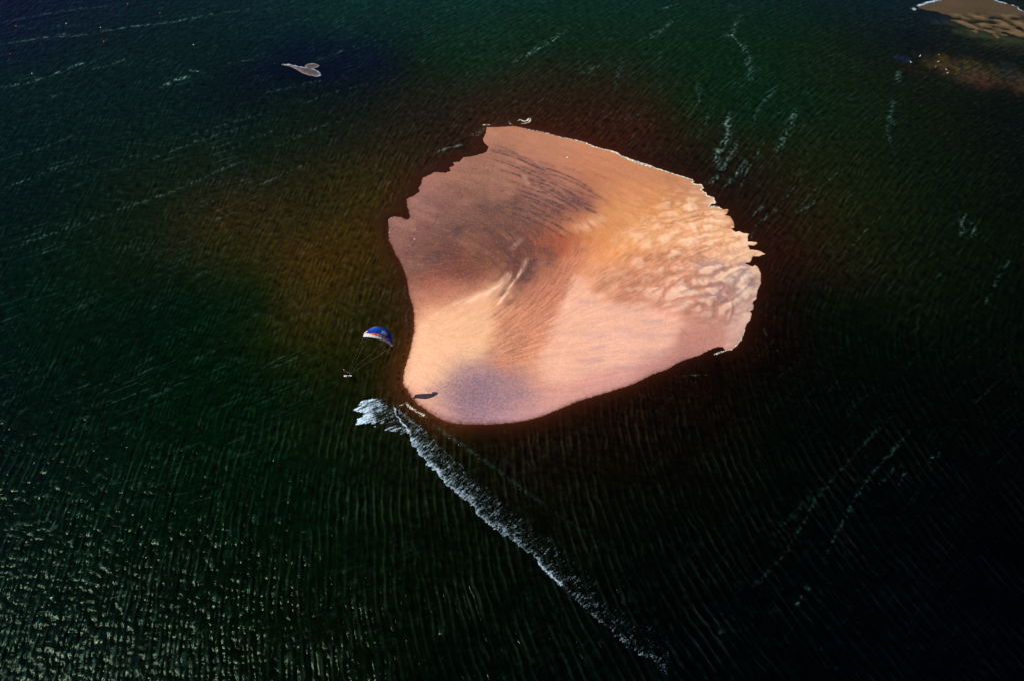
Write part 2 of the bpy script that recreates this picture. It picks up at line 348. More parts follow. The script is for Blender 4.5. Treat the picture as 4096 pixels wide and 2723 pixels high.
def build_island():
    x0, x1 = ISLAND[:, 0].min()-6, ISLAND[:, 0].max()+6; y0, y1 = ISLAND[:, 1].min()-6, ISLAND[:, 1].max()+6
    st = 0.13
    gx, gy = np.meshgrid(np.arange(x0, x1, st), np.arange(y0, y1, st*1.15)); X = gx.ravel(); Y = gy.ravel()
    wx = X + 0.10*perlin(X/0.7, Y/0.7, 3); wy = Y + 0.10*perlin(X/0.7+9, Y/0.7, 4)
    s = sdf(wx, wy, ISLAND, 9.0)
    u, v = img(X, Y)
    th = SAND_DIR(X, Y)
    o1 = oriented(X, Y, th, 1.3, 6.0, 11); o2 = oriented(X, Y, th, 0.45, 5.0, 51); o3 = oriented(X, Y, th, 3.2, 4.0, 91)
    east = sstep(2300, 2800, u)*sstep(1360, 1180, v+0.12*(2900-u))*sstep(720, 860, v)
    upl = sstep(2450, 2150, u+0.5*(v-800))*sstep(1200, 1050, v)
    # heights
    prof = np.where(s > 0, 0.06+0.75*(1-np.exp(-np.maximum(s, 0)/7.0)), np.maximum(s*0.16, -0.7))
    wcoast = sstep(2000, 1700, u)*sstep(500, 900, v)
    prof += 0.22*sstep(0.0, 0.5, s)*wcoast
    amp = sstep(0.2, 3.0, s)
    ridge = strokes(X, Y, RIDGE); br = strokes(X, Y, BROWN); pu = strokes(X, Y, PURPLE)
    lump = fbm(X, Y, 4.0, 3, 5)
    bil = np.abs(oriented(X+0.5*fbm(X, Y, 2, 2, 90), Y+0.5*fbm(X, Y, 2, 2, 91), th, 3.0, 1.8, 950)+0.22*perlin(X/1.1, Y/1.3, 96))
    Z = prof + amp*(0.22*fbm(X, Y, 14, 3, 21) + 0.035*o1 + 0.012*o2 + east*(0.05*o1+0.16*lump+0.26*bil*(0.6+0.8*np.clip(0.5+fbm(X, Y, 11, 2, 97), 0, 1))) + ridge*0.8 - br*0.10*(1+o2) - pu*0.12)
    Z = np.where(s > 0.02, np.maximum(Z, 0.03), Z)
    # colours: dry, damp and weed-speckled sand
    P = [tuple(gv(a[0], a[1]))[:2] for a in SAND_C]
    cv = lambda L: gnds([(1520+x/1.225, 440+y/1.225) for x, y in L])
    wpx = X+2.0*fbm(X, Y, 6, 4, 31)+0.9*o1; wpy = Y+2.0*fbm(X+50, Y, 6, 4, 32)+0.9*o1
    col = np.clip(RBF(P, [lin(a[2:]) for a in SAND_C], c=1.5, smooth=-0.6)(wpx, wpy), 0.01, 0.95)
    def blend(c, f, rgb): f = np.clip(f, 0, 1)[:, None]; return c*(1-f)+np.array(rgb)*f
    for q_, soft, al, rgb in REG:
        sr_ = sdf(wpx, wpy, cv(q_), soft*2.2)
        col = blend(col, al*sstep(-soft, soft, sr_), lin(rgb))
    spk = sstep(-3.5, 2.5, sdf(wpx, wpy, cv(SPECK), 8.0))
    col *= 0.84
    sk = strokes(wpx*0.12+X*0.88, wpy*0.12+Y*0.88, STREAK)
    sk = np.clip(sk*(0.85+0.9*fbm(X, Y, 1.2, 3, 77)+0.5*o2+0.3*o1), 0, 1)
    ol = oriented(X, Y, th, 0.50, 9.0, 701); ol2 = oriented(X, Y, th, 1.5, 9.0, 741)
    patch = fbm(X, Y, 9, 4, 41)
    up = spk*np.clip(0.22+2.2*patch+0.35*ol2+0.2*ol, 0, 1)
    col = blend(col, up*0.14, (0.105, 0.045, 0.038))
    col = blend(col, spk*np.clip(-0.1-0.6*ol2-1.4*patch+0.2*o1, 0, 1)*0.40, (0.50, 0.24, 0.17))
    col = blend(col, sk*0.92, (0.060, 0.028, 0.030))
    f2 = fbm(X, Y, 0.5, 2, 43)
    col = blend(col, spk*np.clip(0.45*ol+1.2*f2+0.3*patch+0.6*perlin(X/0.3, Y/0.33, 49)-0.05, 0, 1)*0.50, (0.045, 0.03, 0.045))
    col = blend(col, spk*np.clip(-0.5*ol-1.1*f2-0.15, 0, 1)*0.26, (0.56, 0.30, 0.21))
    col = blend(col, br*(0.60+0.9*ol+0.4*lump), (0.25, 0.100, 0.055))
    pz = sstep(-2, 2, sdf(wpx, wpy, cv(PURR), 5.0))*np.clip(2.6*fbm(wpx, wpy*0.8, 3.2, 3, 66)+0.5*fbm(X, Y, 0.6, 2, 67)-0.05, 0, 1)
    pu2 = strokes(X+0.9*perlin(X/1.4, Y/1.4, 51), Y+0.9*perlin(X/1.4, Y/1.4, 52), PURPLE)*np.clip(0.35+1.6*fbm(X, Y, 1.6, 3, 44), 0, 1)
    col = blend(col, np.maximum(pz*0.62, pu2*0.55), (0.19, 0.165, 0.225))
    col = blend(col, strokes(X, Y, BANDS)*(0.8+o1), (0.33, 0.22, 0.23))
    col = blend(col, strokes(X, Y, LIGHT)*(0.8+0.8*ol), (0.80, 0.50, 0.34))
    mid = sstep(-2, 2, sdf(wpx, wpy, cv(REG[5][0]), 5.0)); rb = sstep(-3, 2, sdf(wpx, wpy, cv(REG[7][0]), 6.0))
    gp = sstep(-3, 3, sdf(wpx, wpy, cv(REG[4][0]), 6.0)); pal = sstep(-3, 3, sdf(wpx, wpy, cv(REG[6][0]), 6.0))
    rough_ = 0.06+0.22*mid+0.24*rb+0.08*east
    col *= (1 + 0.06*ol2 + rough_*(ol+0.5*o2) + (0.10+0.2*gp+0.12*mid)*f2 + 0.09*perlin(X/0.27, Y/0.30, 47))[:, None]
    col = blend(col, pal*np.clip(0.9*oriented(X, Y, th*0+0.05, 2.2, 5.0, 801)+0.6*fbm(X, Y, 8, 3, 46), 0, 1)*0.38, (0.40, 0.25, 0.25))
    col = blend(col, rb*np.clip(ol+0.4*ol2, 0, 1)*0.55, (0.30, 0.125, 0.065))
    orz = sstep(-3, 3, sdf(wpx, wpy, cv(REG[0][0]), 6.0)); east = east*(1-0.75*orz)
    e2 = east*np.clip(0.5*o3+1.0*lump+0.3*o1-0.15, 0, 1); col = blend(col, e2*0.35, (0.33, 0.150, 0.085))
    crease = np.exp(-(bil/0.10)**2)  # creases painted dark and mound tops pale, shading put into the colour
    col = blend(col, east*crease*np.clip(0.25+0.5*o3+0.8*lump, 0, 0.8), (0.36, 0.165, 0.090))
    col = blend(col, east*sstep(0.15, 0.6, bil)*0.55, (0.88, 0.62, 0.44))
    # damp rim and its crumbled dark edge
    rim = np.exp(-np.maximum(s, 0)/0.45)*(s > -2)
    dark_side = np.clip(wcoast + sstep(1560, 1640, v)*sstep(2700, 2300, u)*0.8 + sstep(2960, 2500, u)*sstep(1380, 1440, v)*0.8, 0, 1)
    col = blend(col, rim*dark_side*(0.75+0.6*fbm(X, Y, 0.8, 3, 45)), (0.10, 0.030, 0.022))
    col = blend(col, (s < 0)*np.clip(-s*1.5, 0, 1), (0.05, 0.018, 0.009))
    grain = 0.06+0.26*spk+0.22*mid+0.10*rb+0.06*east+0.28*gp
    keep = s > -4.5
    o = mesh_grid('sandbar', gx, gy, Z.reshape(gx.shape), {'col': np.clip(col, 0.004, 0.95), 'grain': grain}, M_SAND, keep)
    tag(o, kind='structure')
build_island()

def build_far():
    P = FAR; st = 0.28
    gx, gy = np.meshgrid(np.arange(P[:, 0].min()-4, min(P[:, 0].max(), 170), st), np.arange(P[:, 1].min()-4, P[:, 1].max()+4, st*1.3)); X = gx.ravel(); Y = gy.ravel()
    s = sdf(X+0.2*perlin(X, Y, 2), Y, P, 12)
    u, v = img(X, Y)
    rip = sstep(52, 66, v - 0.02*(u-3800) + 6*fbm(X, Y, 5, 2, 3))
    th = np.full(X.shape, world_angle(3950, 120, -14) % math.pi)
    o = oriented(X, Y, th, 2.0, 1.8, 5); o2 = oriented(X, Y, (th+0.5) % math.pi, 1.1, 3, 9)
    base = np.where(s > 0, 0.05+0.5*(1-np.exp(-np.maximum(s, 0)/6)), np.maximum(s*0.12, -0.7))
    ripz = np.where(s > 0, 0.15+0.26*o+0.14*o2+0.12*fbm(X, Y, 9, 2, 8)-0.20*np.exp(-np.maximum(s, 0)/2.5)-0.10*sstep(110, 165, v), s*0.12)
    Z = base*(1-rip)+ripz*rip + 0.02*fbm(X, Y, 2, 3, 4)
    c = np.array(lin((66, 54, 38)))[None]*(1+0.30*fbm(X, Y, 6, 4, 6))[:, None]
    cr = np.array(lin((74, 62, 40)))[None]*np.clip(0.75+1.7*o+0.6*fbm(X, Y, 1.5, 3, 7), 0.22, 1.7)[:, None]
    col = c*(1-rip[:, None])+cr*rip[:, None]
    ob = mesh_grid('far_sandbar', gx, gy, Z.reshape(gx.shape), {'col': np.clip(col, 0.004, 0.9), 'grain': 0.15+0.25*rip}, M_SAND, s > -3.5)
    tag(ob, kind='structure')
    P = SMALL; gx, gy = np.meshgrid(np.arange(P[:, 0].min()-3, P[:, 0].max()+3, .2), np.arange(P[:, 1].min()-3, P[:, 1].max()+3, .3)); X = gx.ravel(); Y = gy.ravel()
    s = sdf(X, Y, P, 8)
    Z = np.where(s > 0, 0.06+0.16*(1-np.exp(-np.maximum(s, 0)))+0.03*fbm(X, Y, 1, 2, 3), np.maximum(s*0.2, -0.6))
    f = np.exp(-np.maximum(s, 0)/0.35)[:, None]*(0.6+0.6*fbm(X, Y, 1.2, 2, 4))[:, None]; f = np.clip(f, 0, 1)
    col = np.array(lin((58, 54, 58)))*(1-f)+np.array(lin((150, 138, 140)))*f
    ob = mesh_grid('small_sandbar', gx, gy, Z.reshape(gx.shape), {'col': col, 'grain': 0.3+0*s}, M_SAND, s > -2.8)
    tag(ob, kind='structure')
build_far()

# ------------------------------------------------------------------ WATER
WATER_C = [(50,30,2,8,36),(300,60,3,17,28),(700,30,4,28,34),(1100,30,7,34,30),(1500,30,7,32,24),(1900,30,7,22,18),(2080,30,8,20,30),(50,200,2,18,24),(400,250,5,20,20),(700,160,3,6,28),
 (600,165,3,9,26),(850,130,4,11,30),(950,110,8,24,18),(800,60,5,30,32),(1000,180,18,22,12),(700,230,6,17,15),(500,130,4,20,24),(1100,150,14,30,18),(1300,100,11,28,15),(1300,220,36,20,11),(1600,100,8,28,14),(1600,250,15,26,8),(1900,150,12,24,7),(2200,150,16,17,9),(2330,300,6,8,4),
 (100,450,3,16,15),(400,400,13,22,13),(600,320,9,20,15),(800,350,27,24,11),(850,450,46,33,8),(700,480,34,27,10),(500,520,38,29,10),(560,480,36,26,12),(650,600,48,33,9),(720,680,48,33,8),(560,620,26,28,8),(750,780,30,28,4),
 (400,700,3,16,8),(550,700,9,22,6),(100,700,2,18,11),(850,700,36,28,6),(880,560,50,32,9),(600,850,5,18,4),(850,880,20,20,4),(300,1000,2,16,9),(50,1000,2,13,11),(50,1400,2,12,11),(300,1400,2,10,7),
 (700,1100,2,14,4),(700,1500,3,8,3),(1000,1200,4,9,2),(950,1000,12,14,4),(1200,1050,14,8,4),(1400,1000,13,6,3),(1500,1200,3,4,2),(1200,1450,2,5,3),(1800,800,8,3,2),(1800,1000,2,4,2),
 (2000,1200,1,2,3),(2200,1400,1,1,4),(2330,900,2,3,2),(1900,700,6,10,4),(1830,580,32,14,8),(1950,500,24,22,6),(2100,500,11,18,5),(2100,350,10,18,5),(1750,350,22,22,9),(1500,300,42,18,10),
 (1200,260,44,20,12),(1000,290,30,20,15),(1600,1450,1,2,3),(1550,900,16,5,4),(2250,1100,1,1,2),(1750,250,8,26,12),(300,1530,2,9,7),(20,780,2,16,12),(1650,400,22,14,9),(1000,380,40,22,12),(2100,80,7,12,14),(2330,160,8,8,5),(2330,60,20,18,12)]
BLOBS = [((3500+x/3.92), y/3.92, rx, ry, a, c) for x, y, rx, ry, a, c in (
 (1060,912,2.2,1.6,-10,(110,70,26)),(960,1000,4.5,2.0,10,(92,55,28)),(1225,1055,4.8,3.0,30,(98,60,34)),(1140,1130,3.2,1.5,10,(82,48,28)),(1550,1060,4.0,3.6,0,(88,60,28)),(1540,1190,6.0,2.0,25,(98,58,38)),
 (1870,1140,2.4,3.6,0,(72,50,22)),(1720,1285,5.2,2.6,10,(100,50,36)),(2290,1300,5.0,4.0,20,(104,58,36)),(2110,1150,4.5,4.0,0,(58,46,38)),(770,870,3.6,1.8,0,(48,34,28)),(630,1090,4.5,2.4,-20,(48,26,14)),
 (470,930,2.0,2.2,60,(40,40,60)),(1080,320,6.0,2.6,-12,(30,36,52)),(1700,410,9,2.2,-4,(70,50,32)),(1450,330,8,2,-8,(56,38,24)))]
BLOBS += [(3960,148,9,1.4,-8,(86,72,44)),(4050,166,8,1.6,-8,(84,68,42)),(3880,128,7,1.2,-8,(80,68,42)),(4000,182,10,1.6,-10,(56,46,28)),(4070,200,8,1.5,-10,(44,36,22)),(3820,95,7,1.2,-8,(66,56,38)),(2760,1728,3.6,1.0,-8,(1,3,5)),(2240,860,0.1,0.1,0,(0,0,0))]  # near-black ellipse is a shadow from overhead, painted into the water colour
W_DIR = Orient([(100,80,10),(500,60,8),(900,60,12),(1200,120,30),(100,300,60),(400,330,85),(700,300,80),(600,450,-30),(800,420,25),(300,500,70),(500,600,-32),(700,600,-35),(850,560,48),(880,700,60),
 (700,750,30),(300,800,-15),(100,900,-30),(600,900,-12),(850,950,30),(200,1200,62),(500,1200,66),(100,1500,78),(500,1500,88),(800,1200,72),(800,1500,100),(1050,1300,98),(1000,1500,106),(1150,1050,96),
 (1300,1050,93),(1450,1000,98),(1600,950,110),(1700,900,122),(1780,820,125),(1500,1200,118),(1350,1300,110),(1700,1100,130),(1900,950,135),(2100,1100,140),(1900,1300,140),(2200,1400,140),(1850,650,40),
 (1950,600,38),(1800,450,52),(1700,330,60),(1600,200,62),(1500,120,40),(1900,300,30),(2100,450,36),(2100,650,32),(2250,250,-5),(1900,100,0),(1700,60,20),(2300,700,60),(1300,240,20),(1000,250,12)])
WSTROKES = [([(0,92),(112,69),(250,45),(400,27)],.5,.40),([(0,178),(178,150),(312,143),(491,112),(670,91),(848,58),(1000,38)],.5,.6),([(67,170),(200,147),(268,134)],.35,.6),
 ([(0,353),(134,326),(223,295),(312,259),(388,245)],.5,.65),([(357,281),(446,259),(536,223)],.4,.4),([(190,395),(250,371)],.5,.4),([(638,353),(696,321),(759,304)],.7,.8),([(759,283),(808,286)],.35,.9),
 ([(0,1007),(347,885),(695,764),(972,642)],.4,.38),([(0,760),(260,660)],.4,.35),([(0,640),(150,600),(300,540)],.4,.3),([(600,640),(800,560),(1000,500)],.4,.35),([(700,560),(900,500),(1100,440)],.4,.35),
 ([(900,260),(960,245),(1020,240)],.5,.4),([(1250,250),(1380,200),(1420,185)],.4,.45),([(1050,375),(1200,340),(1300,320)],.5,.45),([(1100,590),(1250,520),(1400,470)],.4,.3),
 ([(2910,446),(2907,497),(2920,529),(2891,580),(2866,619),(2872,670)],.8,.95),([(3185,434),(3146,529),(3108,612)],.7,.55),([(2990,172),(2988,217),(3004,274),(3000,330)],.8,.5),([(2942,108),(2923,140),(2890,150)],.6,.8),
 ([(2955,561),(2910,638),(2879,702),(2828,740)],.6,.6),([(2987,638),(2955,689),(2910,740)],.5,.6),([(3274,778),(3242,823),(3191,848)],.4,.35),([(3057,823),(3006,867)],.4,.45),([(3095,357),(3057,408)],.6,.4),
 ([(3593,281),(3586,332)],.8,.4),([(3574,395),(3561,459),(3574,510)],.8,.32),([(3868,855),(3842,893),(3850,950)],.7,.45),([(3890,893),(3900,957)],.6,.4),([(2084,240),(2140,200),(2188,174),(2257,130)],.7,.8),
 ([(2400,260),(2330,300)],.8,.35),([(2605,156),(2660,110),(2710,70)],.7,.4),([(2780,440),(2800,400),(2790,330)],.8,.3),([(3009,2353),(3154,2199),(3263,1990),(3426,1808),(3562,1663)],.25,.16),
 ([(3290,2235),(3408,2017),(3453,1935),(3644,1718)],.25,.22),([(3181,2416),(3236,2344)],.25,.4),([(3510,1935),(3610,1845)],.25,.2),([(3716,1845),(3762,1808)],.25,.35),([(3590,1945),(3625,1880)],.2,.25),
 ([(2870,2550),(2900,2520)],.4,.25),([(3260,1960),(3180,2050),(3090,2140)],.5,.1),([(3050,1250+60),(3080,1380),(3130,1420)],.12,.3),([(2690,1505),(2760,1500),(2830,1496)],.12,.5),
 ([(1740,610),(1800,592),(1850,578)],.45,.55),([(1880,545),(1930,520),(1960,508)],.5,.6),([(1590,900),(1585,930)],.12,.5),([(1588,1075),(1572,1100)],.12,.5),([(1618,1140),(1622,1200)],.12,.4),([(1634,1230),(1622,1290),(1625,1310)],.12,.4)]
WSTROKES += [([(2276,114),(2185,167),(2109,228),(2048,250)],.5,.6),([(2717,15),(2641,38)],.5,.6),([(2960,61),(2922,137),(2975,198),(3002,304)],.5,.55),([(2671,106),(2550,167)],.45,.4),([(2489,228),(2458,365)],.5,.3),
 ([(3097,350),(3021,456),(3010,520)],.4,.35),([(3112,821),(3021,912),(2990,973)],.22,.45),([(3203,714),(3097,851)],.22,.35),([(3385,669),(3264,760),(3173,851)],.22,.3),([(3583,395),(3545,486),(3568,608)],.4,.35),
 ([(4039,1033),(3978,1140),(3930,1240)],.3,.35),([(3540,850),(3420,970),(3340,1060)],.2,.28),([(2990,660),(2930,720),(2880,760)],.25,.55),([(3060,560),(2990,680),(2960,760)],.25,.45),([(2850,420),(2820,500),(2780,560)],.35,.35),
 ([(2600,420),(2540,470),(2480,480)],.4,.25),([(1200,420),(1330,370),(1500,330)],.35,.3),([(1000,760),(1150,690),(1260,640)],.25,.3),([(1000,560),(1100,520)],.3,.4)]
CRESTLINE = [(1737,1700),(1848,1778),(1946,1847),(2057,1928),(2161,2007),(2226,2052),(2376,2150),(2500,2235),(2640,2330)]

TRAIN = [(50,1500,70),(50,1100,64),(50,800,70),(50,500,72),(300,1500,78),(300,1100,66),(350,800,60),(300,500,68),(300,250,80),(600,1500,88),(600,1200,72),(700,900,58),(650,650,62),(600,350,84),(850,600,50),(880,750,62),
 (850,450,48),(800,250,50),(900,1050,84),(900,1400,98),(1050,1200,97),(1100,1500,108),(1200,1050,93),(1250,1300,104),(1400,1020,98),(1500,1250,114),(1400,1500,120),(1600,950,108),(1700,880,118),(1750,1100,126),
 (1850,820,118),(1900,1050,132),(1700,1400,130),(2100,1300,138),(2250,1050,130),(2100,850,110),(1850,650,50),(2100,650,50),(2300,750,80),(1850,450,48),(1700,330,58),(2100,400,40),(1550,200,55),(1900,200,35),
 (2200,250,25),(1300,200,40),(1100,80,25),(1500,60,35),(700,80,35),(300,80,45),(2000,60,25),(2300,60,20)]
class Trains:
    """phase of wave trains whose crests bend round the shoal"""
    def __init__(s):
        P = [tuple(gv(x, y))[:2] for x, y, d in TRAIN]; th = [world_angle(x*VS, y*VS, d) % math.pi for x, y, d in TRAIN]
        s.x0, s.y0 = -175.0, 40.0; xs = np.arange(s.x0, 176, 1.0); ys = np.arange(s.y0, 305, 1.0)
        GX, GY = np.meshgrid(xs, ys); t = RBF(P, th, c=8, smooth=-2)(GX, GY)[:, 0].reshape(GX.shape)
        fx, fy = -np.sin(t), np.cos(t)
        ex = lambda a, sx, sy: np.block([[a, sx*a[:, ::-1]], [sy*a[::-1], sx*sy*a[::-1, ::-1]]])
        Fx = np.fft.fft2(ex(fx, -1, 1)); Fy = np.fft.fft2(ex(fy, 1, -1))
        ky = np.fft.fftfreq(Fx.shape[0])[:, None]*2*math.pi; kx = np.fft.fftfreq(Fx.shape[1])[None]*2*math.pi
        k2 = kx*kx+ky*ky; k2[0, 0] = 1
        s.f = np.real(np.fft.ifft2(-1j*(kx*Fx+ky*Fy)/k2))[:GX.shape[0], :GX.shape[1]]
    def __call__(s, X, Y):
        i = np.clip(X-s.x0, 0, s.f.shape[1]-1.001); j = np.clip(Y-s.y0, 0, s.f.shape[0]-1.001)
        a = i.astype(int); b = j.astype(int); u = i-a; v = j-b; f = s.f
        return (f[b, a]*(1-u)+f[b, a+1]*u)*(1-v)+(f[b+1, a]*(1-u)+f[b+1, a+1]*u)*v
def build_water():
    # rows closer together near by, where waves show larger
    ys = [30.0]
    while ys[-1] < 285:
        y = ys[-1]; r2 = y*y+H*H; ys.append(y + max(0.12, 0.80*r2/995/H))
    far = [300, 340, 420, 600, 1000, 2000, 4500, 9000]; near = [-3000, -1200, -500, -200, -80, 0, 20]
    ally = np.array(near+ys+far, float)
    hw = np.maximum(np.clip(ally, 30, 300)*CV.y + H*math.sin(DEP), 60)*2048/F
    n = 1420; uu = np.linspace(-1.07, 1.07, n)
    ext = np.array([1.15, 1.3, 1.7, 2.5, 5, 12, 40, 120]); uu = np.concatenate([-ext[::-1], uu, ext])
    gx = hw[:, None]*uu[None]; gy = np.repeat(ally[:, None], len(uu), 1)
    X = gx.ravel(); Y = gy.ravel()
    print('water verts', X.size)
    Xc = np.clip(X, -165, 165); Yc = np.clip(Y, 55, 290)
    fade = np.exp(-((X-Xc)**2+(Y-Yc)**2)/400.0)
    th = W_DIR(Xc, Yc)
    dI = sdf(X, Y, ISLAND, 30.0); dF = sdf(X, Y, FAR, 12.0); dS = sdf(X, Y, SMALL, 10.0)
    off = -np.maximum(np.maximum(dI, dF), dS)
    calm = sstep(0.0, 5.0, off)
    u, v = img(X, np.maximum(Y, -60)); 
    res = np.clip((X*X+Y*Y+H*H)/995/H, 0.1, 2)
    f1 = sstep(0.75, 0.25, res*0.9/1.0); 
    gate = 0.6+0.55*fbm(X, Y, 16, 3, 71)
    big = oriented(X, Y, th, 1.9, 3.4, 101)
    med = oriented(X, Y, (th+0.12) % math.pi, 0.95, 2.3, 201)
    ph = Trains()(Xc, Yc)
    j1 = 2.4*fbm(X, Y, 9, 2, 611)+0.8*fbm(X, Y, 2.5, 2, 613); j2 = 2.6*fbm(X, Y, 6, 2, 621)+1.2*fbm(X, Y, 2.0, 2, 623)
    t1 = np.cos(ph*2*math.pi/1.5+j1*1.15); t2 = np.cos(ph*2*math.pi/0.92+j2*1.7)
    west = sstep(1750, 1100, u)*sstep(1900, 1500, v)
    g1 = np.clip(0.55+1.5*fbm(X, Y, 8, 3, 631)-0.25*west-0.22*sstep(1500, 900, u)*sstep(1700, 2000, v), 0, 1.4); g2 = np.clip(0.5+1.5*fbm(X, Y, 5, 3, 641)-0.1*west, 0, 1.4)
    big = 0.35*big + 0.58*t1*g1; med = 0.65*med + 0.40*t2*g2
    cross = oriented(X, Y, (th+math.radians(75)) % math.pi, 0.95, 2.0, 301)
    sm = fbm(X, Y, 0.62, 2, 401)
    south = sstep(1500, 1900, v)
    nw = sstep(1900, 900, u)
    Z = calm*gate*(0.050*(1-np.abs(big)*1.6)*(0.4+0.8*south) + 0.030*big) + (0.2+0.8*calm)*(0.060*med*(0.6+0.5*nw) + 0.050*cross*(0.35+0.75*nw)+0.034*sm+0.012*perlin(X/0.36, Y/0.36, 655))
    Z = Z - 0.05*calm
    cl = gnds(CRESTLINE); dd, tt = polydist(X, Y, cl, False, 8.0); dd = np.minimum(dd, 9)
    Z += 0.10*np.exp(-(dd/0.45)**2)*(1-tt)**0.7*(dd < 8)
    Z *= fade
    Z = np.where(off < 0.3, np.minimum(Z, 0.0), Z)
    # water colour by depth and sand below; vignette darkening painted in at lower right
    P = [tuple(gv(a[0], a[1]))[:2] for a in WATER_C]
    wx = Xc+5*fbm(X, Y, 22, 3, 61); wy = Yc+6*fbm(X+99, Y, 22, 3, 62)
    col = RBF(P, [np.sqrt(lin(a[2:])) for a in WATER_C], c=3.0, smooth=-1.0)(wx, wy)
    col = np.clip(col, 0.012, 0.6)**2*np.array([0.70, 0.84, 0.64])
    def blend(c, f, rgb): f = np.clip(f, 0, 1)[:, None]; return c*(1-f)+np.array(rgb)*f
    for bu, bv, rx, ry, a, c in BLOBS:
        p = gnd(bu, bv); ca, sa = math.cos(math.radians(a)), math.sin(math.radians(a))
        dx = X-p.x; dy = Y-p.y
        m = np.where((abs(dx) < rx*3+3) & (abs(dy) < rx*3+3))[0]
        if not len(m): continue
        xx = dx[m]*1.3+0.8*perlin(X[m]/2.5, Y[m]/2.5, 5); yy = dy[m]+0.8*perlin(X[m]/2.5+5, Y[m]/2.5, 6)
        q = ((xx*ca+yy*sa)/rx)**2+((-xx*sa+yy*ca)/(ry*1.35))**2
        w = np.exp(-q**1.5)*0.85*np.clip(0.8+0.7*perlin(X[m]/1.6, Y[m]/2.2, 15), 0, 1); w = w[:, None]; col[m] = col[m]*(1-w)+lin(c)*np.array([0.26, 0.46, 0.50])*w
    # shallow fringe round the sand
    fr = np.exp(-np.maximum(-dI, 0)/1.7)*(dI < 9)
    sw = (sstep(1950, 1750, u)*sstep(1150, 1400, v))[:, None]; rgb = np.array(lin((58, 25, 13)))*(1-sstep(2300, 2900, u)[:, None]*0.5)*(1-sw)+np.array(lin((86, 46, 22)))*sw
    f = (fr*0.8)[:, None]; col = col*(1-f)+rgb*f
    edge = np.exp(-((-dI-0.9)/0.5)**2)*sstep(2000, 1750, u)*sstep(700, 900, v)*np.clip(0.4+1.2*fbm(X, Y, 0.9, 2, 8), 0, 1)
    col = blend(col, edge*0.8, (0.006, 0.003, 0.003))  # black lumps: shadow of small scarps painted into the water colour
    shelf = sstep(480, 560, v)*sstep(930, 880, v)*sstep(2000, 1930, u)*np.exp(-np.maximum(-dI, 0)/2.6)
    col = blend(col, shelf*0.75, lin((34, 16, 11)))
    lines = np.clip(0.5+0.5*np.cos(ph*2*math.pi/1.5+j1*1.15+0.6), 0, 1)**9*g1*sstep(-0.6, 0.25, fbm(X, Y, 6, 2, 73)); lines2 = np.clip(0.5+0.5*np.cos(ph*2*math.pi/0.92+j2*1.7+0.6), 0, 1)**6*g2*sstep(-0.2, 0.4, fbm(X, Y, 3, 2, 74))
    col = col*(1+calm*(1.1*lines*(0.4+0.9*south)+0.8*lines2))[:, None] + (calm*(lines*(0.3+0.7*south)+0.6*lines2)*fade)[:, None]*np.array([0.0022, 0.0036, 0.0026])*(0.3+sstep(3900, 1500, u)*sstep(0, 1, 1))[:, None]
    col *= np.clip(1+0.9*calm*(big*0.55*(0.6+0.6*south)+med*0.7+cross*0.5+0.35*sm), 0.25, 3)[:, None]  # crests lightened and troughs darkened in colour, standing in for sky reflection
    # broken white water on small crests, wind streaks, and glints painted as specks
    fs = strokes(X+0.35*perlin(X/1.3, Y/1.3, 9), Y+0.35*perlin(X/1.3, Y/1.3+7, 10), WSTROKES)
    D = RBF([tuple(gv(x, y))[:2] for x, y, d in DENS], [d for x, y, d in DENS], c=5)(Xc, Yc)[:, 0]
    crest = med*0.9+cross*0.75+big*0.35+sm*0.5
    speck = 0.15*sstep(0.45, 1.1, crest+0.35*perlin(X/7, Y/7, 33)+0.3*perlin(X/0.33, Y/0.33, 34))*np.clip(D, 0, 1.2)
    wl = lines*sstep(0.1, 0.5, fbm(X, Y, 5, 2, 88))*np.clip(D, 0, 1)*0.22*sstep(700, 1100, v)
    SD = Orient([(100,100,10),(600,300,17),(600,550,24),(300,750,27),(900,300,22),(1300,200,30),(1600,300,56),(1750,450,50),(2000,500,36),(2100,250,10),(2100,900,48),(2100,1200,52),(1500,1450,50),(900,1400,20),(200,1300,5)])(Xc, Yc)
    ws = oriented(X, Y, SD, 0.50, 22.0, 901); wm = fbm(X, Y, 18, 3, 905)
    wst = sstep(0.22, 0.75, ws)*np.clip(0.35+1.6*wm, 0, 1)*np.clip(0.5+0.9*med+0.7*sm, 0, 1.2)
    foam = np.clip(wst*0.24*np.clip(D*2.2, 0.25, 1)*(1-0.65*south) + fs*np.clip(0.35+1.2*sm+1.2*med+0.6*cross, 0, 1.4)*0.46 + speck*0.8 + wl*(0.4+0.6*med), 0, 1)*fade*sstep(0.2, 0.8, off)
    foam = np.maximum(foam, 0.15*np.exp(-((dd-0.1)/0.25)**2)*(1-tt)**1.5*(dd < 8)*np.clip(0.5+sm+med, 0, 1))
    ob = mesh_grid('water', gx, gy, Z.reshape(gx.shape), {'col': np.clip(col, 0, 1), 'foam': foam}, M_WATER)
    tag(ob, kind='structure')
DENS = [(50,1450,1.1),(50,1200,1.0),(50,1000,.6),(300,1450,.8),(300,1200,.7),(600,1500,.5),(700,1200,.35),(400,1000,.4),(200,700,.35),(600,700,.3),(850,850,.25),(800,600,.2),(850,450,.15),(400,450,.4),
 (200,500,.4),(200,100,.3),(600,100,.3),(700,170,.15),(1000,60,.45),(1100,120,.35),(1400,100,.3),(1700,150,.25),(1900,100,.2),(1300,240,.12),(1750,350,.3),(2000,400,.15),(2200,500,.1),(2250,800,.08),
 (1900,600,.1),(1850,1000,.06),(2000,1200,.1),(1900,1400,.12),(2250,1400,.02),(1600,1200,.08),(1400,1050,.08),(1200,1250,.12),(900,1350,.2),(1000,1500,.2),(1400,1500,.15)]
q = NT('water')
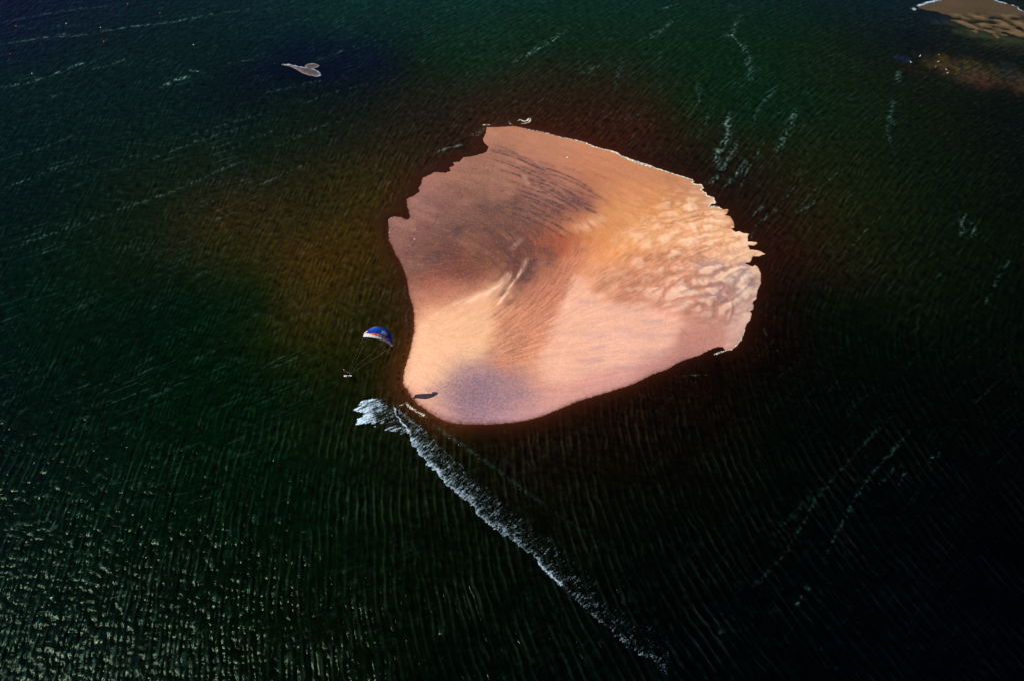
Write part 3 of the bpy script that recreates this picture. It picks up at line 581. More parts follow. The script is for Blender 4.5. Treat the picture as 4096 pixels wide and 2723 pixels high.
base = q.attr('col', 'Color'); fo = q.attr('foam')
fn = q.noise(5.5, 3, 0.8)
ff = q.math('MULTIPLY', fo, q.mapr(fn, 0.40, 0.62, 0.0, 1.7), clamp=True)
tint = q.mix(0.6, base, (0.07, 0.26, 0.20), 'MIX')
fc = q.mix(ff, tint, (0.55, 0.78, 0.78))
cc = q.mix(ff, base, fc)
q.l(cc, q.p.inputs['Base Color'])
q.p.inputs['IOR'].default_value = 1.33; q.p.inputs['Specular IOR Level'].default_value = 0.08; q.p.inputs['Specular Tint'].default_value = (0.60, 1.0, 0.66, 1)
q.l(q.math('ADD', q.math('MULTIPLY', ff, 0.4), 0.10), q.p.inputs['Roughness'])
hh = q.math('ADD', q.noise(1.6, 4, 0.65), q.math('MULTIPLY', q.noise(5.0, 3, 0.6), 0.35))
q.l(q.bump(hh, 0.55, 0.10), q.p.inputs['Normal'])
M_WATER = q.m
build_water()
#@@PART3
# ------------------------------------------------------------------ FOAM
def foam_material(name, rgb, soft=0.5):
    q = NT(name)
    d = q.attr('foam'); t = q.attr('tone')
    n = q.math('ADD', q.math('MULTIPLY', q.noise(3.6, 4, 0.8), 0.7), q.math('MULTIPLY', q.noise(9.0, 2, 0.6), 0.25))
    th = q.math('SUBTRACT', 1.0, d)
    x = q.math('SUBTRACT', q.mapr(n, 0.30, 0.68), th)
    a = q.math('MULTIPLY', x, 2.0, clamp=True)
    a = q.math('MULTIPLY', a, q.math('MULTIPLY', d, 3.0, clamp=True), clamp=True)
    q.l(a, q.p.inputs['Alpha'])
    c = q.mix(t, (0.05, 0.12, 0.13), rgb)
    q.l(c, q.p.inputs['Base Color']); q.p.inputs['Roughness'].default_value = 0.55
    q.l(q.bump(n, 0.9, 0.12), q.p.inputs['Normal'])
    return q.m
M_FOAM = foam_material('wave_foam', (0.56, 0.74, 0.92))
M_SHORE = foam_material('shore_foam', (0.92, 0.84, 0.68))
def foam_sheet(name, pts, st, fn, mat, label, height=0.10, pad=2.0):
    P = gnds(pts)
    gx, gy = np.meshgrid(np.arange(P[:, 0].min()-pad, P[:, 0].max()+pad, st), np.arange(P[:, 1].min()-pad, P[:, 1].max()+pad, st*1.2))
    X = gx.ravel(); Y = gy.ravel(); d, tone = fn(X, Y)
    d = np.clip(d, 0, 1)
    Z = 0.05+height*d*(0.6+0.6*perlin(X/0.5, Y/0.5, 71))+0.03*perlin(X/0.25, Y/0.25, 72)*d
    o = mesh_grid(name, gx, gy, Z.reshape(gx.shape), {'foam': d, 'tone': np.clip(tone, 0, 1)}, mat, d > 0.03)
    return tag(o, label, 'foam', kind='stuff')

FAN = [(1399,1629),(1420,1621),(1441,1598),(1481,1591),(1520,1590),(1572,1590),(1573,1627),(1583,1657),(1604,1687),(1626,1714),(1647,1731),(1632,1742),(1604,1737),(1585,1735),(1541,1725),(1526,1703),
 (1498,1703),(1469,1697),(1424,1694),(1424,1680),(1445,1657),(1414,1634)]
FRONT = [(1632,1735),(1640,1745),(1650,1775),(1665,1798),(1690,1835),(1724,1870),(1763,1909),(1809,1961),(1850,1985),(1881,2013),(1907,2065),(1940,2085),(1965,2105),(2018,2144),(2060,2170),(2083,2196),(2135,2222),
 (2150,2250),(2168,2274),(2200,2300),(2233,2333),(2292,2385),(2337,2431),(2403,2490),(2455,2529),(2500,2581),(2566,2620),(2618,2633),(2644,2679),(2677,2718),(2700,2760)]
BACK = [(1575,1600),(1640,1665),(1685,1700),(1744,1759),(1822,1837),(1874,1883),(1965,1954),(2057,2039),(2155,2118),(2233,2176),(2337,2261),(2403,2339),(2448,2392),(2566,2470),(2670,2535),(2800,2646),(2900,2740)]
def wave_foam(X, Y):
    wx = X+0.45*perlin(X/1.1, Y/1.1, 1)+0.25*perlin(X/0.5, Y/0.5, 2); wy = Y+0.45*perlin(X/1.1+7, Y/1.1, 3)+0.25*perlin(X/0.5, Y/0.5+4, 4)
    d = np.zeros(X.shape); tone = np.full(X.shape, 0.4)
    fan = gnds(FAN); s = sdf(wx, wy, fan, 6)
    th = np.full(X.shape, world_angle(1500, 1650, 22) % math.pi)
    fib = oriented(X, Y, th, 0.40, 4.0, 500); fib2 = oriented(X, Y, th, 1.1, 3.5, 530)
    u, v = img(X, Y)
    west = sstep(1600, 1440, u)
    tip = sstep(1560, 1420, u-0.2*(v-1640))
    f = sstep(0.0, 0.45, s+(0.8*fib2+0.5*fib)*(0.25+0.75*west)-0.12)*(0.47+0.24*west+0.26*tip*np.exp(-np.maximum(s, 0)/1.6)+0.34*fib+0.26*fib2+0.12*sstep(1680, 1720, v))
    d = np.maximum(d, f); tone = np.where(s > 0, 0.50+0.42*tip+0.25*fib, tone)
    # fade by the sand spit
    d *= 1-0.75*sstep(1500, 1580, u)*sstep(1640, 1600, v)
    # the long tongue
    F_ = gnds(FRONT); B_ = gnds(BACK); poly = np.concatenate([F_, B_[::-1]])
    ins = inside(wx, wy, poly); df, tf = polydist(wx, wy, F_, False); db, tb = polydist(wx, wy, B_, False)
    w = df/(df+db+1e-6)
    th2 = np.full(X.shape, world_angle(2100, 2150, 42) % math.pi)
    g = oriented(X, Y, th2, 0.32, 4.5, 560); g2 = fbm(X, Y, 1.6, 3, 570)
    dec = 1-0.35*tf
    front = np.exp(-df/(0.75+0.5*g2))
    t = (0.44*front*dec + 0.40 + 0.24*(1-w)**0.8 + 0.14*np.exp(-db/0.5)*sstep(0.5, 0.0, tf) - 0.04 + 0.30*g + 0.24*g2)*(1-0.50*tf)
    t *= sstep(0, 0.25, db)*sstep(1.02, 0.93, tf)
    tt = np.where(ins, t, np.clip(front-0.55, 0, 1)*0.6)
    tone2 = 0.10+0.34*front*dec+0.25*g+0.12*(1-w)
    d = np.maximum(d, tt); tone = np.where(ins & (s <= 0), tone2, tone)
    # bright crest lines
    ln = strokes(wx*0.5+X*0.5, wy*0.5+Y*0.5, [([(1573,1617),(1579,1650),(1604,1687),(1628,1714),(1648,1732)],.22,1.0),([(1585,1640),(1605,1650),(1625,1665),(1645,1688),(1668,1700),(1700,1722)],.5,.62),
      ([(2135,2215),(2168,2268),(2236,2330),(2260,2345)],.3,.9),([(1860,1950),(1900,1985),(1990,2060)],.22,.5),([(1700,1735),(1770,1800),(1830,1850),(1865,1880)],.2,.6)])
    d = np.maximum(d, ln*0.95); tone = np.maximum(tone, ln*0.9)
    return d, tone
foam_sheet('wave_foam', FAN+FRONT+BACK, 0.13, wave_foam, M_FOAM, 'pale blue white foam tongue trailing from the lower left tip of the sandbar', 0.14)

def seg(a, b):
    i = ISLAND_PX.index(a); j = ISLAND_PX.index(b)
    return ISLAND_PX[i:j+1]
NE = seg((2989,955), (2051,506)) + [(1997,510)]
EA = seg((2977,1329), (3038,1005))[::1]
def near_shore(X, Y):
    out = strokes(X, Y, [(NE[40:], .16, 1.0), (NE[:42], .17, .85)])
    return out
def shore(X, Y):
    wob = 0.16*perlin(X/0.8, Y/0.8, 5)
    Xw = X+wob; Yw = Y+0.14*perlin(X/0.6, Y/0.9, 6)
    s = strokes(Xw, Yw-0.10, [(NE, .27, 1.0), ([(2420,598),(2520,640),(2640,680)], .34, .9), (seg((2813,1411),(2870,1386))[:2], .1, .1)])
    s = np.maximum(s, strokes(Xw, Yw, [(seg((2891,1386),(2983,1302)), .20, .85), (seg((3000,1283),(3044,1107)), .14, .7), (seg((3036,1076),(3000,1000)), .17, .9),
      (seg((1576,867),(1557,963)), .14, .75), ([(2992,975),(3014,982),(3032,975),(3040,968),(3058,968),(3052,975)], .13, .9), ([(2990,985),(2989,1000)], .12, .7),
      ([(2834,832),(2843,818),(2862,815)], .16, .9),([(2900,862),(2912,850),(2918,830),(2908,818)], .22, .8),([(2945,925),(2960,918),(2968,930)], .15, .9)]))
    s = np.maximum(s, strokes(Xw, Yw, [([(2032,480),(2040,497),(2060,500)], .3, .6), ([(2062,492),(2080,480),(2095,488),(2110,484),(2116,476),(2122,478),(2118,490),(2098,496),(2075,496)], .28, .95),
      ([(1925,504),(1945,500),(1960,503)], .35, .8),([(1905,528),(1930,536),(1895,548)], .4, .5),([(1755,598),(1800,592),(1850,578)], .22, .5)]))
    s = np.maximum(s, strokes(Xw, Yw, [([(1614,1609),(1625,1612),(1640,1628),(1665,1645),(1690,1658),(1712,1668)], .42, .82), ([(1594,1622),(1604,1622),(1614,1614)], .25, .7), ([(1665,1655),(1690,1668)], .25, .7),
      ([(2850,1420),(2880,1408),(2905,1402)], .35, .75), ([(2825,1436),(2840,1428)], .25, .5)]))
    n = fbm(X, Y, 0.7, 3, 12)
    return s*(0.95+0.5*n), 0.55+0.5*s
foam_sheet('shore_foam', [(1540,470),(3075,1720),(2100,1720)], 0.10, shore, M_SHORE, 'thin cream white swash line along the upper right edge of the sandbar', 0.08, 1.0)
def far_shore(X, Y):
    Xw = X+0.35*perlin(X/1.5, Y/1.5, 5); Yw = Y+0.3*perlin(X/1.5, Y/1.5, 6)
    s = strokes(Xw, Yw, [([(3660,30),(3690,20),(3712,11),(3742,6),(3781,-1)], .65, 1.0), ([(3648,42),(3665,33)], 1.3, .85), ([(3650,10),(3662,20)], .3, .5), ([(3975,2),(3990,7),(4015,14),(4036,20)], .5, .95),
      ([(4036,19),(4069,31),(4078,43),(4100,50)], .45, .9), ([(3974,8),(3985,14)], .7, .4)])
    return s*(0.9+0.5*fbm(X, Y, 1.5, 2, 3)), 0.8+0*s
o = foam_sheet('far_shore_foam', [(3630,-15),(4110,60)], 0.2, far_shore, M_FOAM, 'white breaking foam at the left tip of the brown sandbank in the top right corner', 0.12, 1.5)
def small_shore(X, Y):
    Xw = X+0.2*perlin(X, Y, 5); Yw = Y+0.2*perlin(X, Y, 6)
    s = strokes(Xw, Yw, [([(1120,258),(1150,260),(1175,265),(1212,273),(1230,273)], .38, 1.0), ([(1262,272),(1249,278),(1268,285),(1279,293),(1282,303),(1270,307),(1245,304)], .3, .9),
       ([(1219,264),(1232,258),(1253,255),(1270,259),(1278,265)], .26, .75),([(1080,252),(1100,256),(1120,258)], .25, .5)])
    return s*(0.9+0.5*fbm(X, Y, 1.0, 2, 3)), 0.75+0*s
foam_sheet('small_bar_foam', [(1070,245),(1290,315)], 0.15, small_shore, M_FOAM, 'white foam rim round the tiny sandbank at the upper left', 0.08, 1.0)

# ------------------------------------------------------------------ KITE
BLACK = paint('black_fabric', (22, 22, 26), 0.6); BLUE = paint('blue_ripstop', (0, 60, 160), 0.5, 0.05, 3, 0.12); NAVY = paint('navy_tube', (8, 22, 100), 0.45, 0.05)
RED = paint('red_ripstop', (226, 24, 16), 0.4, 0.05, 3); ORANGE = paint('orange_ripstop', (252, 118, 20), 0.4, 0.05, 3); YELLOW = paint('yellow_ripstop', (250, 186, 24), 0.4, 0.05, 3)
WHITE = paint('white_ripstop', (240, 238, 240), 0.45, 0.04, 3); INK = paint('black_print', (14, 14, 18), 0.5); LINE = paint('pale_line', (170, 165, 140), 0.6)

FEET = gnd(1391, 1503, 0.0)
KC = KITE_C.copy()                                            # middle of the kite
BAR = FEET + Vector((0.44, -0.40, 1.33))
L_ = (KC-BAR).normalized()
# span runs to the right and a little down as seen; chord runs from leading to trailing edge
sr, su = 0.90, -0.31
NL_ = Vector((0.26, -0.74, 0.60)).normalized()         # the canopy banks away from the pull of the lines
lr, lu, lt = NL_.dot(CR), NL_.dot(CU), -NL_.dot(CV)
S_ = (CR*sr + CU*su - CV*(-(lr*sr+lu*su)/lt)).normalized()
C_ = S_.cross(NL_).normalized()
if C_.dot(CU) > 0: C_ = -C_
TH = math.radians(50); RK = 3.35
def kpt(s, c, off=0.0):
    th = s*TH; a = abs(s)
    le = -1.0+1.72*a**2.3; te = 0.96+0.58*a**2
    n = S_*math.sin(th)+NL_*math.cos(th)
    camber = 0.16*(1-0.55*a)*math.sin(math.pi*min(1, c**0.75))
    bil = 0.022*abs(math.sin((s+0.03)*math.pi*5.5))*min(1, c*3)*(1-0.3*c)
    r = RK
    return KC + S_*(r*math.sin(th)) + NL_*(r*(math.cos(th)-1)) + C_*(le+(te-le)*c) + n*(camber+bil+off)
def interp(x, tab):
    for (a, p), (b, q_) in zip(tab, tab[1:]):
        if x <= b: return p+(q_-p)*(x-a)/(b-a)
    return tab[-1][1]
BLU = [(-1,.30),(-.86,.42),(-.72,.58),(-.6,.62),(-.45,.585),(-.2,.575),(.2,.60),(.6,.62),(.82,.72),(.93,.90),(1,.98)]
WHI = [(-1,.56),(-.86,.58),(-.72,.60),(-.6,.68),(-.45,.77),(-.2,.79),(.2,.795),(.6,.80),(.82,.84),(.93,.90),(1,.92)]
kite = empty('kite', KC); tag(kite, 'arched blue inflatable kite with red band and white trailing edge flying over the water', 'kite')
bm = bmesh.new(); NS, NCH = 220, 64; vv = [[bm.verts.new(kpt(-1+2*i/NS, j/NCH)-KC) for j in range(NCH+1)] for i in range(NS+1)]
for i in range(NS):
    s = -1+2*(i+.5)/NS
    for j in range(NCH):
        c = (j+.5)/NCH; f = bm.faces.new((vv[i][j], vv[i][j+1], vv[i+1][j+1], vv[i+1][j]))
        b, w = interp(s, BLU), interp(s, WHI)
        m = 0 if c < b else (1 if c > w else 2)
        if m == 2:
            m = 4 if s < -.80 else 3 if s < -.36 else 2
        if s > 0.80 and c > 0.60+2.2*(0.93-s): m = 1
        if s < -.84 and .12 < c < .26 : m = 1
        if m == 1 and c > .89 and -.22 < s < .86 and ((s+.22)/.118) % 1 < .13: m = 5
        if -.40 < s < -.375 and c < .20: m = 5
        if .69 < s < .715 and .18 < c < .70: m = 6
        if c > .978: m = 6 if (s > -.2) else 1
        f.material_index = m
bmesh.ops.recalc_face_normals(bm, faces=bm.faces)
can = mobj('canopy', bm, [BLUE, WHITE, RED, ORANGE, YELLOW, INK, NAVY], kite)
sm = can.modifiers.new('thickness', 'SOLIDIFY'); sm.thickness = 0.008
def tube(pts, rads, seg_=10, bm=None, caps=True):
    bm = bm or bmesh.new(); rings = []; n = len(pts); prev = None
    for i, p in enumerate(pts):
        t = (pts[min(i+1, n-1)]-pts[max(i-1, 0)]).normalized()
        x = (prev - t*prev.dot(t)).normalized() if prev is not None else t.orthogonal().normalized()
        prev = x; y = t.cross(x); r = rads[i] if hasattr(rads, '__len__') else rads
        rings.append([bm.verts.new(p+(x*math.cos(2*math.pi*k/seg_)+y*math.sin(2*math.pi*k/seg_))*r) for k in range(seg_)])
    for a, b in zip(rings, rings[1:]):
        for k in range(seg_): bm.faces.new((a[k], a[(k+1) % seg_], b[(k+1) % seg_], b[k]))
    if caps: bm.faces.new(rings[0][::-1]); bm.faces.new(rings[-1])
    return bm
N_ = 48
mobj('leading_edge', tube([kpt(-1+2*i/N_, 0, -0.10+0.0)-KC for i in range(N_+1)], [0.055+0.075*math.cos((-1+2*i/N_)*math.pi/2)**0.7 if abs(-1+2*i/N_) < 1 else 0.055 for i in range(N_+1)], 14), NAVY, kite)
for s in (-.75, -.38, 0, .38, .75):
    mobj('strut', tube([kpt(s, 0.02+0.96*i/12, -0.075)-KC for i in range(13)], [0.065-0.03*i/12 for i in range(13)], 10), NAVY, kite)
for sg in (-1, 1):                                             # reinforced wing tips
    mobj('wing_tip', tube([kpt(sg*1.0, 0.0+1.0*i/6, -0.01)-KC for i in range(7)], 0.03, 8), WHITE if sg < 0 else RED, kite)
def on_canopy(name, polys, mat, off, mp):
    bm = bmesh.new()
    for P in polys:
        vs = [bm.verts.new(kpt(*mp(x, y), off)-KC) for x, y in P]
        try: bm.faces.new(vs)
        except ValueError: pass
    bmesh.ops.triangulate(bm, faces=bm.faces)
    return mobj(name, bm, mat, kite, False)
def thick_outline(P, w):
    """ring of quads along a closed outline"""
    out = []; n = len(P)
    for i in range(n):
        a = Vector(P[i]); b = Vector(P[(i+1) % n]); d = (b-a); 
        if d.length < 1e-6: continue
        d.normalize(); nn = Vector((-d.y, d.x))*w; e = d*w
        out.append([tuple(a-e+nn), tuple(b+e+nn), tuple(b+e-nn), tuple(a-e-nn)])
    return out
# lettering on the red band
def text_polys(txt, offset, shear=0.25):
    cu = bpy.data.curves.new('lettering', 'FONT'); cu.body = txt; cu.size = 1; cu.offset = offset; cu.shear = shear; cu.resolution_u = 3; cu.space_character = 1.12
    ob = bpy.data.objects.new('lettering_source', cu); SC.collection.objects.link(ob)
    dg = bpy.context.evaluated_depsgraph_get(); me = ob.evaluated_get(dg).to_mesh()
    P = [[(me.vertices[i].co.x, me.vertices[i].co.y) for i in p.vertices] for p in me.polygons]
    bpy.data.objects.remove(ob); bpy.data.curves.remove(cu); return P
TP = text_polys('NORTH', 0.0); xs = [p[0] for q_ in TP for p in q_]; tw = max(xs)
def tmap(x, y): 
    s = -.30+.98*(x/tw); return s, interp(s, [(-1,.755),(-.3,.765),(.3,.775),(.8,.79)])-0.155*y/0.72
on_canopy('lettering_outline', text_polys('NORTH', 0.055), WHITE, 0.012, tmap)
on_canopy('lettering', TP, INK, 0.020, tmap)
def emap(x, y): return -.04+.36*x+0.0*y, .21+.33*y-0.03*x
EM = [(.05,.10),(.42,0),(.98,.16),(.90,.62),(1.0,.60),(.84,1.0),(.56,.98),(.10,.86),(-.04,.70),(.14,.60),(.24,.28),(.0,.22)]
on_canopy('emblem', [EM], INK, 0.012, emap)
on_canopy('emblem_outline', thick_outline(EM, .028)+[[(.38,.22),(.44,.22),(.30,.82),(.24,.82)],[(.50,.18),(.56,.18),(.42,.86),(.36,.86)],[(.62,.2),(.69,.2),(.56,.86),(.50,.86)],[(.76,.24),(.83,.26),(.72,.84),(.66,.84)],[(.14,.12),(.42,.06),(.42,.12),(.2,.19)]], WHITE, 0.018, emap)
# flying lines and bridle
bar_dir = S_.copy()
for s0, c0, bo in ((-.62,.02,.03), (.62,.02,-.03+.06), (-.98,.92,-.26), (.98,.92,.26)):
    a = BAR + bar_dir*(bo if abs(bo) > .1 else (0.02 if s0 > 0 else -0.02)) + (L_*0.35 if abs(bo) < .1 else L_*0.03); b = kpt(s0, c0, -0.12 if c0 < .5 else 0)
    mobj('flying_line', tube([a-KC, a.lerp(b, .5)-KC+Vector((0, 0, -0.10)), b-KC], 0.0055, 6), LINE, kite)

# control bar
cb = empty('control_bar', BAR); tag(cb, 'short control bar held in both hands by the rider in the black wetsuit', 'control bar')
mobj('bar', tube([bar_dir*-.27, bar_dir*0, bar_dir*.27], 0.017, 10), BLACK, cb)
for sg in (-1, 1): mobj('bar_end', tube([bar_dir*sg*.25, bar_dir*sg*.30, bar_dir*sg*.31], [0.022, 0.028, 0.012], 10), RED, cb)
mobj('depower_line', tube([L_*-.38, L_*0, L_*.36], 0.009, 8), LINE, cb)

# ------------------------------------------------------------------ RIDER
SKIN = paint('skin', (214, 150, 128), 0.55, 0.06); SUIT = paint('black_wetsuit', (12, 12, 18), 0.5); HAIR = paint('fair_hair', (206, 164, 132), 0.7)
SUITB = paint('blue_panel', (40, 84, 140), 0.5)
def skin_mesh(name, joints, bones, mat, parent, root=0, sub=2):
    me = bpy.data.meshes.new(name); me.from_pydata([j[0] for j in joints], bones, [])
    o = bpy.data.objects.new(name, me); SC.collection.objects.link(o)
    sk = o.modifiers.new('skin', 'SKIN'); 
    for i, (p, r) in enumerate(joints):
        me.skin_vertices[0].data[i].radius = (r, r) if not isinstance(r, tuple) else r
        me.skin_vertices[0].data[i].use_root = (i == root)
    sk.use_smooth_shade = True
    su_ = o.modifiers.new('smooth', 'SUBSURF'); su_.levels = sub; su_.render_levels = sub
    dg = bpy.context.evaluated_depsgraph_get(); m2 = bpy.data.meshes.new_from_object(o.evaluated_get(dg))
    o.modifiers.clear(); o.data = m2; m2.materials.clear(); m2.materials.append(mat); m2.shade_smooth(); bpy.data.meshes.remove(me)
    o.parent = parent; return o
# body frame: f faces the kite, r is the rider's right-left axis (along the board), leaning back against the pull
fwd = Vector((L_.x, L_.y, 0)).normalized(); side = Vector((1, 0, 0)); up = Vector((0, 0, 1))
lean = (-fwd*0.26+Vector((-0.10, 0, 0)) + up).normalized()
O = FEET + up*0.05
fl = O - side*0.27 - fwd*0.02; fr_ = O + side*0.27
hip = O + lean*0.86 + fwd*0.02; chest = hip + lean*0.42 - fwd*0.02; neck = chest + lean*0.13; head = neck + lean*0.17 + fwd*0.03
shr = fwd.cross(up).normalized()                           # rider's right
if shr.x > 0: shr = -shr
sL = chest + lean*0.05 + shr*0.19; sR = chest + lean*0.05 - shr*0.19
hL = BAR - bar_dir*0.13; hR = BAR + bar_dir*0.13
if (sL-hL).length > (sL-hR).length: hL, hR = hR, hL
eL = sL.lerp(hL, .5) - up*0.09; eR = sR.lerp(hR, .5) - up*0.09
kL = fl.lerp(hip, .52) + fwd*0.13 - side*0.05; kR = fr_.lerp(hip, .52) + fwd*0.13 + side*0.05
hipL = hip - side*0.10; hipR = hip + side*0.10
person = empty('person', FEET)
tag(person, 'kiteboarder in a black wetsuit leaning back on a board over the dark water', 'person')
J = [(hip,(.15,.115)),(hip.lerp(chest,.5),(.135,.10)),(chest,(.155,.11)),(neck,(.058,.058)),(head-lean*.05,(.072,.085)),(head+lean*.05,(.082,.095)),(head+lean*.13,(.05,.06)),
     (sL,.06),(eL,.044),(hL-(hL-eL).normalized()*.09,.029),(sR,.06),(eR,.044),(hR-(hR-eR).normalized()*.09,.029),
     (hipL,.095),(kL,.062),(fl+up*.09,.042),(hipR,.095),(kR,.062),(fr_+up*.09,.042),
     (fl+up*.03+fwd*.02,.042),(fl+up*.025+fwd*.17,.032),(fr_+up*.03+fwd*.02,.042),(fr_+up*.025+fwd*.17,.032)]
B = [(0,1),(1,2),(2,3),(3,4),(4,5),(5,6),(2,7),(7,8),(8,9),(2,10),(10,11),(11,12),(0,13),(13,14),(14,15),(0,16),(16,17),(17,18),(15,19),(19,20),(18,21),(21,22)]
# hands: palm, four fingers closed round the bar and a thumb
def hand_chain(h, e, sg):
    global J, B
    base = len(J); d = (h-e).normalized(); wr = 9 if sg < 0 else 12
    J.append((h-d*.03, (.034,.022))); B.append((wr, base))
    for k in range(4):
        o_ = bar_dir*((k-1.5)*.021*sg); ln = (.95, 1.05, 1.0, .82)[k]
        J.append((h+o_+L_*.024, .0095)); J.append((h+o_+d*.030*ln+L_*.012, .009)); J.append((h+o_+d*.018*ln-L_*.022, .008))
        i = len(J)-3; B.extend([(base, i), (i, i+1), (i+1, i+2)])
    J.append((h-bar_dir*(.045*sg)-d*.005, .011)); J.append((h-bar_dir*(.030*sg)+d*.024-L_*.012, .010)); i = len(J)-2; B.extend([(base, i), (i, i+1)])
hand_chain(hL, eL, -1); hand_chain(hR, eR, 1)
body = skin_mesh('body', [((tuple(p-FEET)), r) for p, r in J], B, SKIN, person, 0, 2)
# wetsuit as faces of the same continuous surface: everything below the neck and up to the wrists, and not the feet
body.data.materials.append(SUIT); body.data.materials.append(SUITB)
for p in body.data.polygons:
    c = p.center + FEET
    isskin = (c-head).length < 0.235 and (c-neck).dot(lean) > 0.0 or min((c-hL).length, (c-hR).length) < 0.10 or (c.z < 0.16 and min((c-fl).xy.length, (c-fr_).xy.length) < .26)
    p.material_index = 0 if isskin else 1
    if not isskin and (c-hip).dot(shr) > 0.08 and (c-hip).length < 0.34: p.material_index = 2
# face, ears, hair
hf = (fwd*0.9 - up*0.1).normalized(); hs = hf.cross(lean).normalized(); hu = hs.cross(hf).normalized(); hc = head+lean*.04
def blob(name, c, rx, ry, rz, mat, parent, ax=None, segs=12):
    bm = bmesh.new(); bmesh.ops.create_uvsphere(bm, u_segments=segs, v_segments=segs//2+2, radius=1)
    A = ax or (hs, hf, hu)
    for v in bm.verts: v.co = A[0]*(v.co.x*rx)+A[1]*(v.co.y*ry)+A[2]*(v.co.z*rz)+(c-FEET)
    return mobj(name, bm, mat, parent)
EYE = paint('dark_eye', (30, 22, 20), 0.3); LIP = paint('lips', (170, 84, 76), 0.5)
for sg in (-1, 1):
    blob('eye', hc+hf*.088+hs*(.030*sg)+hu*.012, .012, .008, .008, EYE, person)
    blob('ear', hc+hs*(.084*sg)-hu*.005, .012, .020, .030, SKIN, person)
blob('nose', hc+hf*.10-hu*.012, .012, .018, .022, SKIN, person)
blob('mouth', hc+hf*.090-hu*.048, .024, .008, .007, LIP, person)
blob('hair', hc-hf*.018+hu*.048, .088, .092, .066, HAIR, person, None, 20)
mobj('harness', tube([hip+lean*.05-FEET, hip+lean*.13-FEET, hip+lean*.20-FEET], [.165, .168, .158], 18), BLACK, person)

# board
bd = empty('kiteboard', FEET); tag(bd, 'white and pink twin tip board with a cyan end under the rider', 'kiteboard')
bm = bmesh.new(); nb = 40; CY = paint('cyan_print', (70, 190, 205), 0.35); PK = paint('pink_print', (214, 60, 80), 0.35)
BW = paint('white_board', (236, 232, 232), 0.3)
rows = []
for i in range(nb+1):
    t = -1+2*i/nb; hw_ = 0.21*(1-abs(t)**5*0.62); z = 0.03+0.055*abs(t)**2.4
    rows.append([[bm.verts.new(Vector((t*.70, hw_*k/4, z+dz))) for k in range(-4, 5)] for dz in (0, 0.014)])
for i in range(nb):
    t = -1+2*(i+.5)/nb
    for k in range(8):
        m = 0
        if t > .55: m = 1 if (k+i) % 5 else 0
        elif abs(t) < .22: m = 3
        elif -.62 < t < -.48 or .30 < t < .38 or k == 0: m = 2
        f = bm.faces.new((rows[i][1][k], rows[i][1][k+1], rows[i+1][1][k+1], rows[i+1][1][k])); f.material_index = m
        f = bm.faces.new((rows[i][0][k+1], rows[i][0][k], rows[i+1][0][k], rows[i+1][0][k+1])); f.material_index = 2
    for k, o1_ in ((0, 1), (8, -1)):
        f = bm.faces.new((rows[i][0][k], rows[i][1][k], rows[i+1][1][k], rows[i+1][0][k])); f.material_index = 2
for i in (0, nb):
    for k in range(8): bm.faces.new((rows[i][0][k], rows[i][0][k+1], rows[i][1][k+1], rows[i][1][k]))
bmesh.ops.recalc_face_normals(bm, faces=bm.faces)
mobj('deck', bm, [BW, CY, PK, BLACK], bd, False)
for sg in (-1, 1):
    x = .27*sg
    mobj('foot_strap', tube([Vector((x-.02, .0+.10*math.cos(a), .055+.085*math.sin(a))) for a in [math.pi*i/10 for i in range(11)]], 0.022, 8), BLACK, bd)
    for sy in (-1, 1):
        mobj('fin', tube([Vector((sg*.60, sy*.13, .06)), Vector((sg*.60, sy*.13, -.01)), Vector((sg*.61, sy*.13, -.03))], [.02, .014, .004], 6), BLACK, bd)

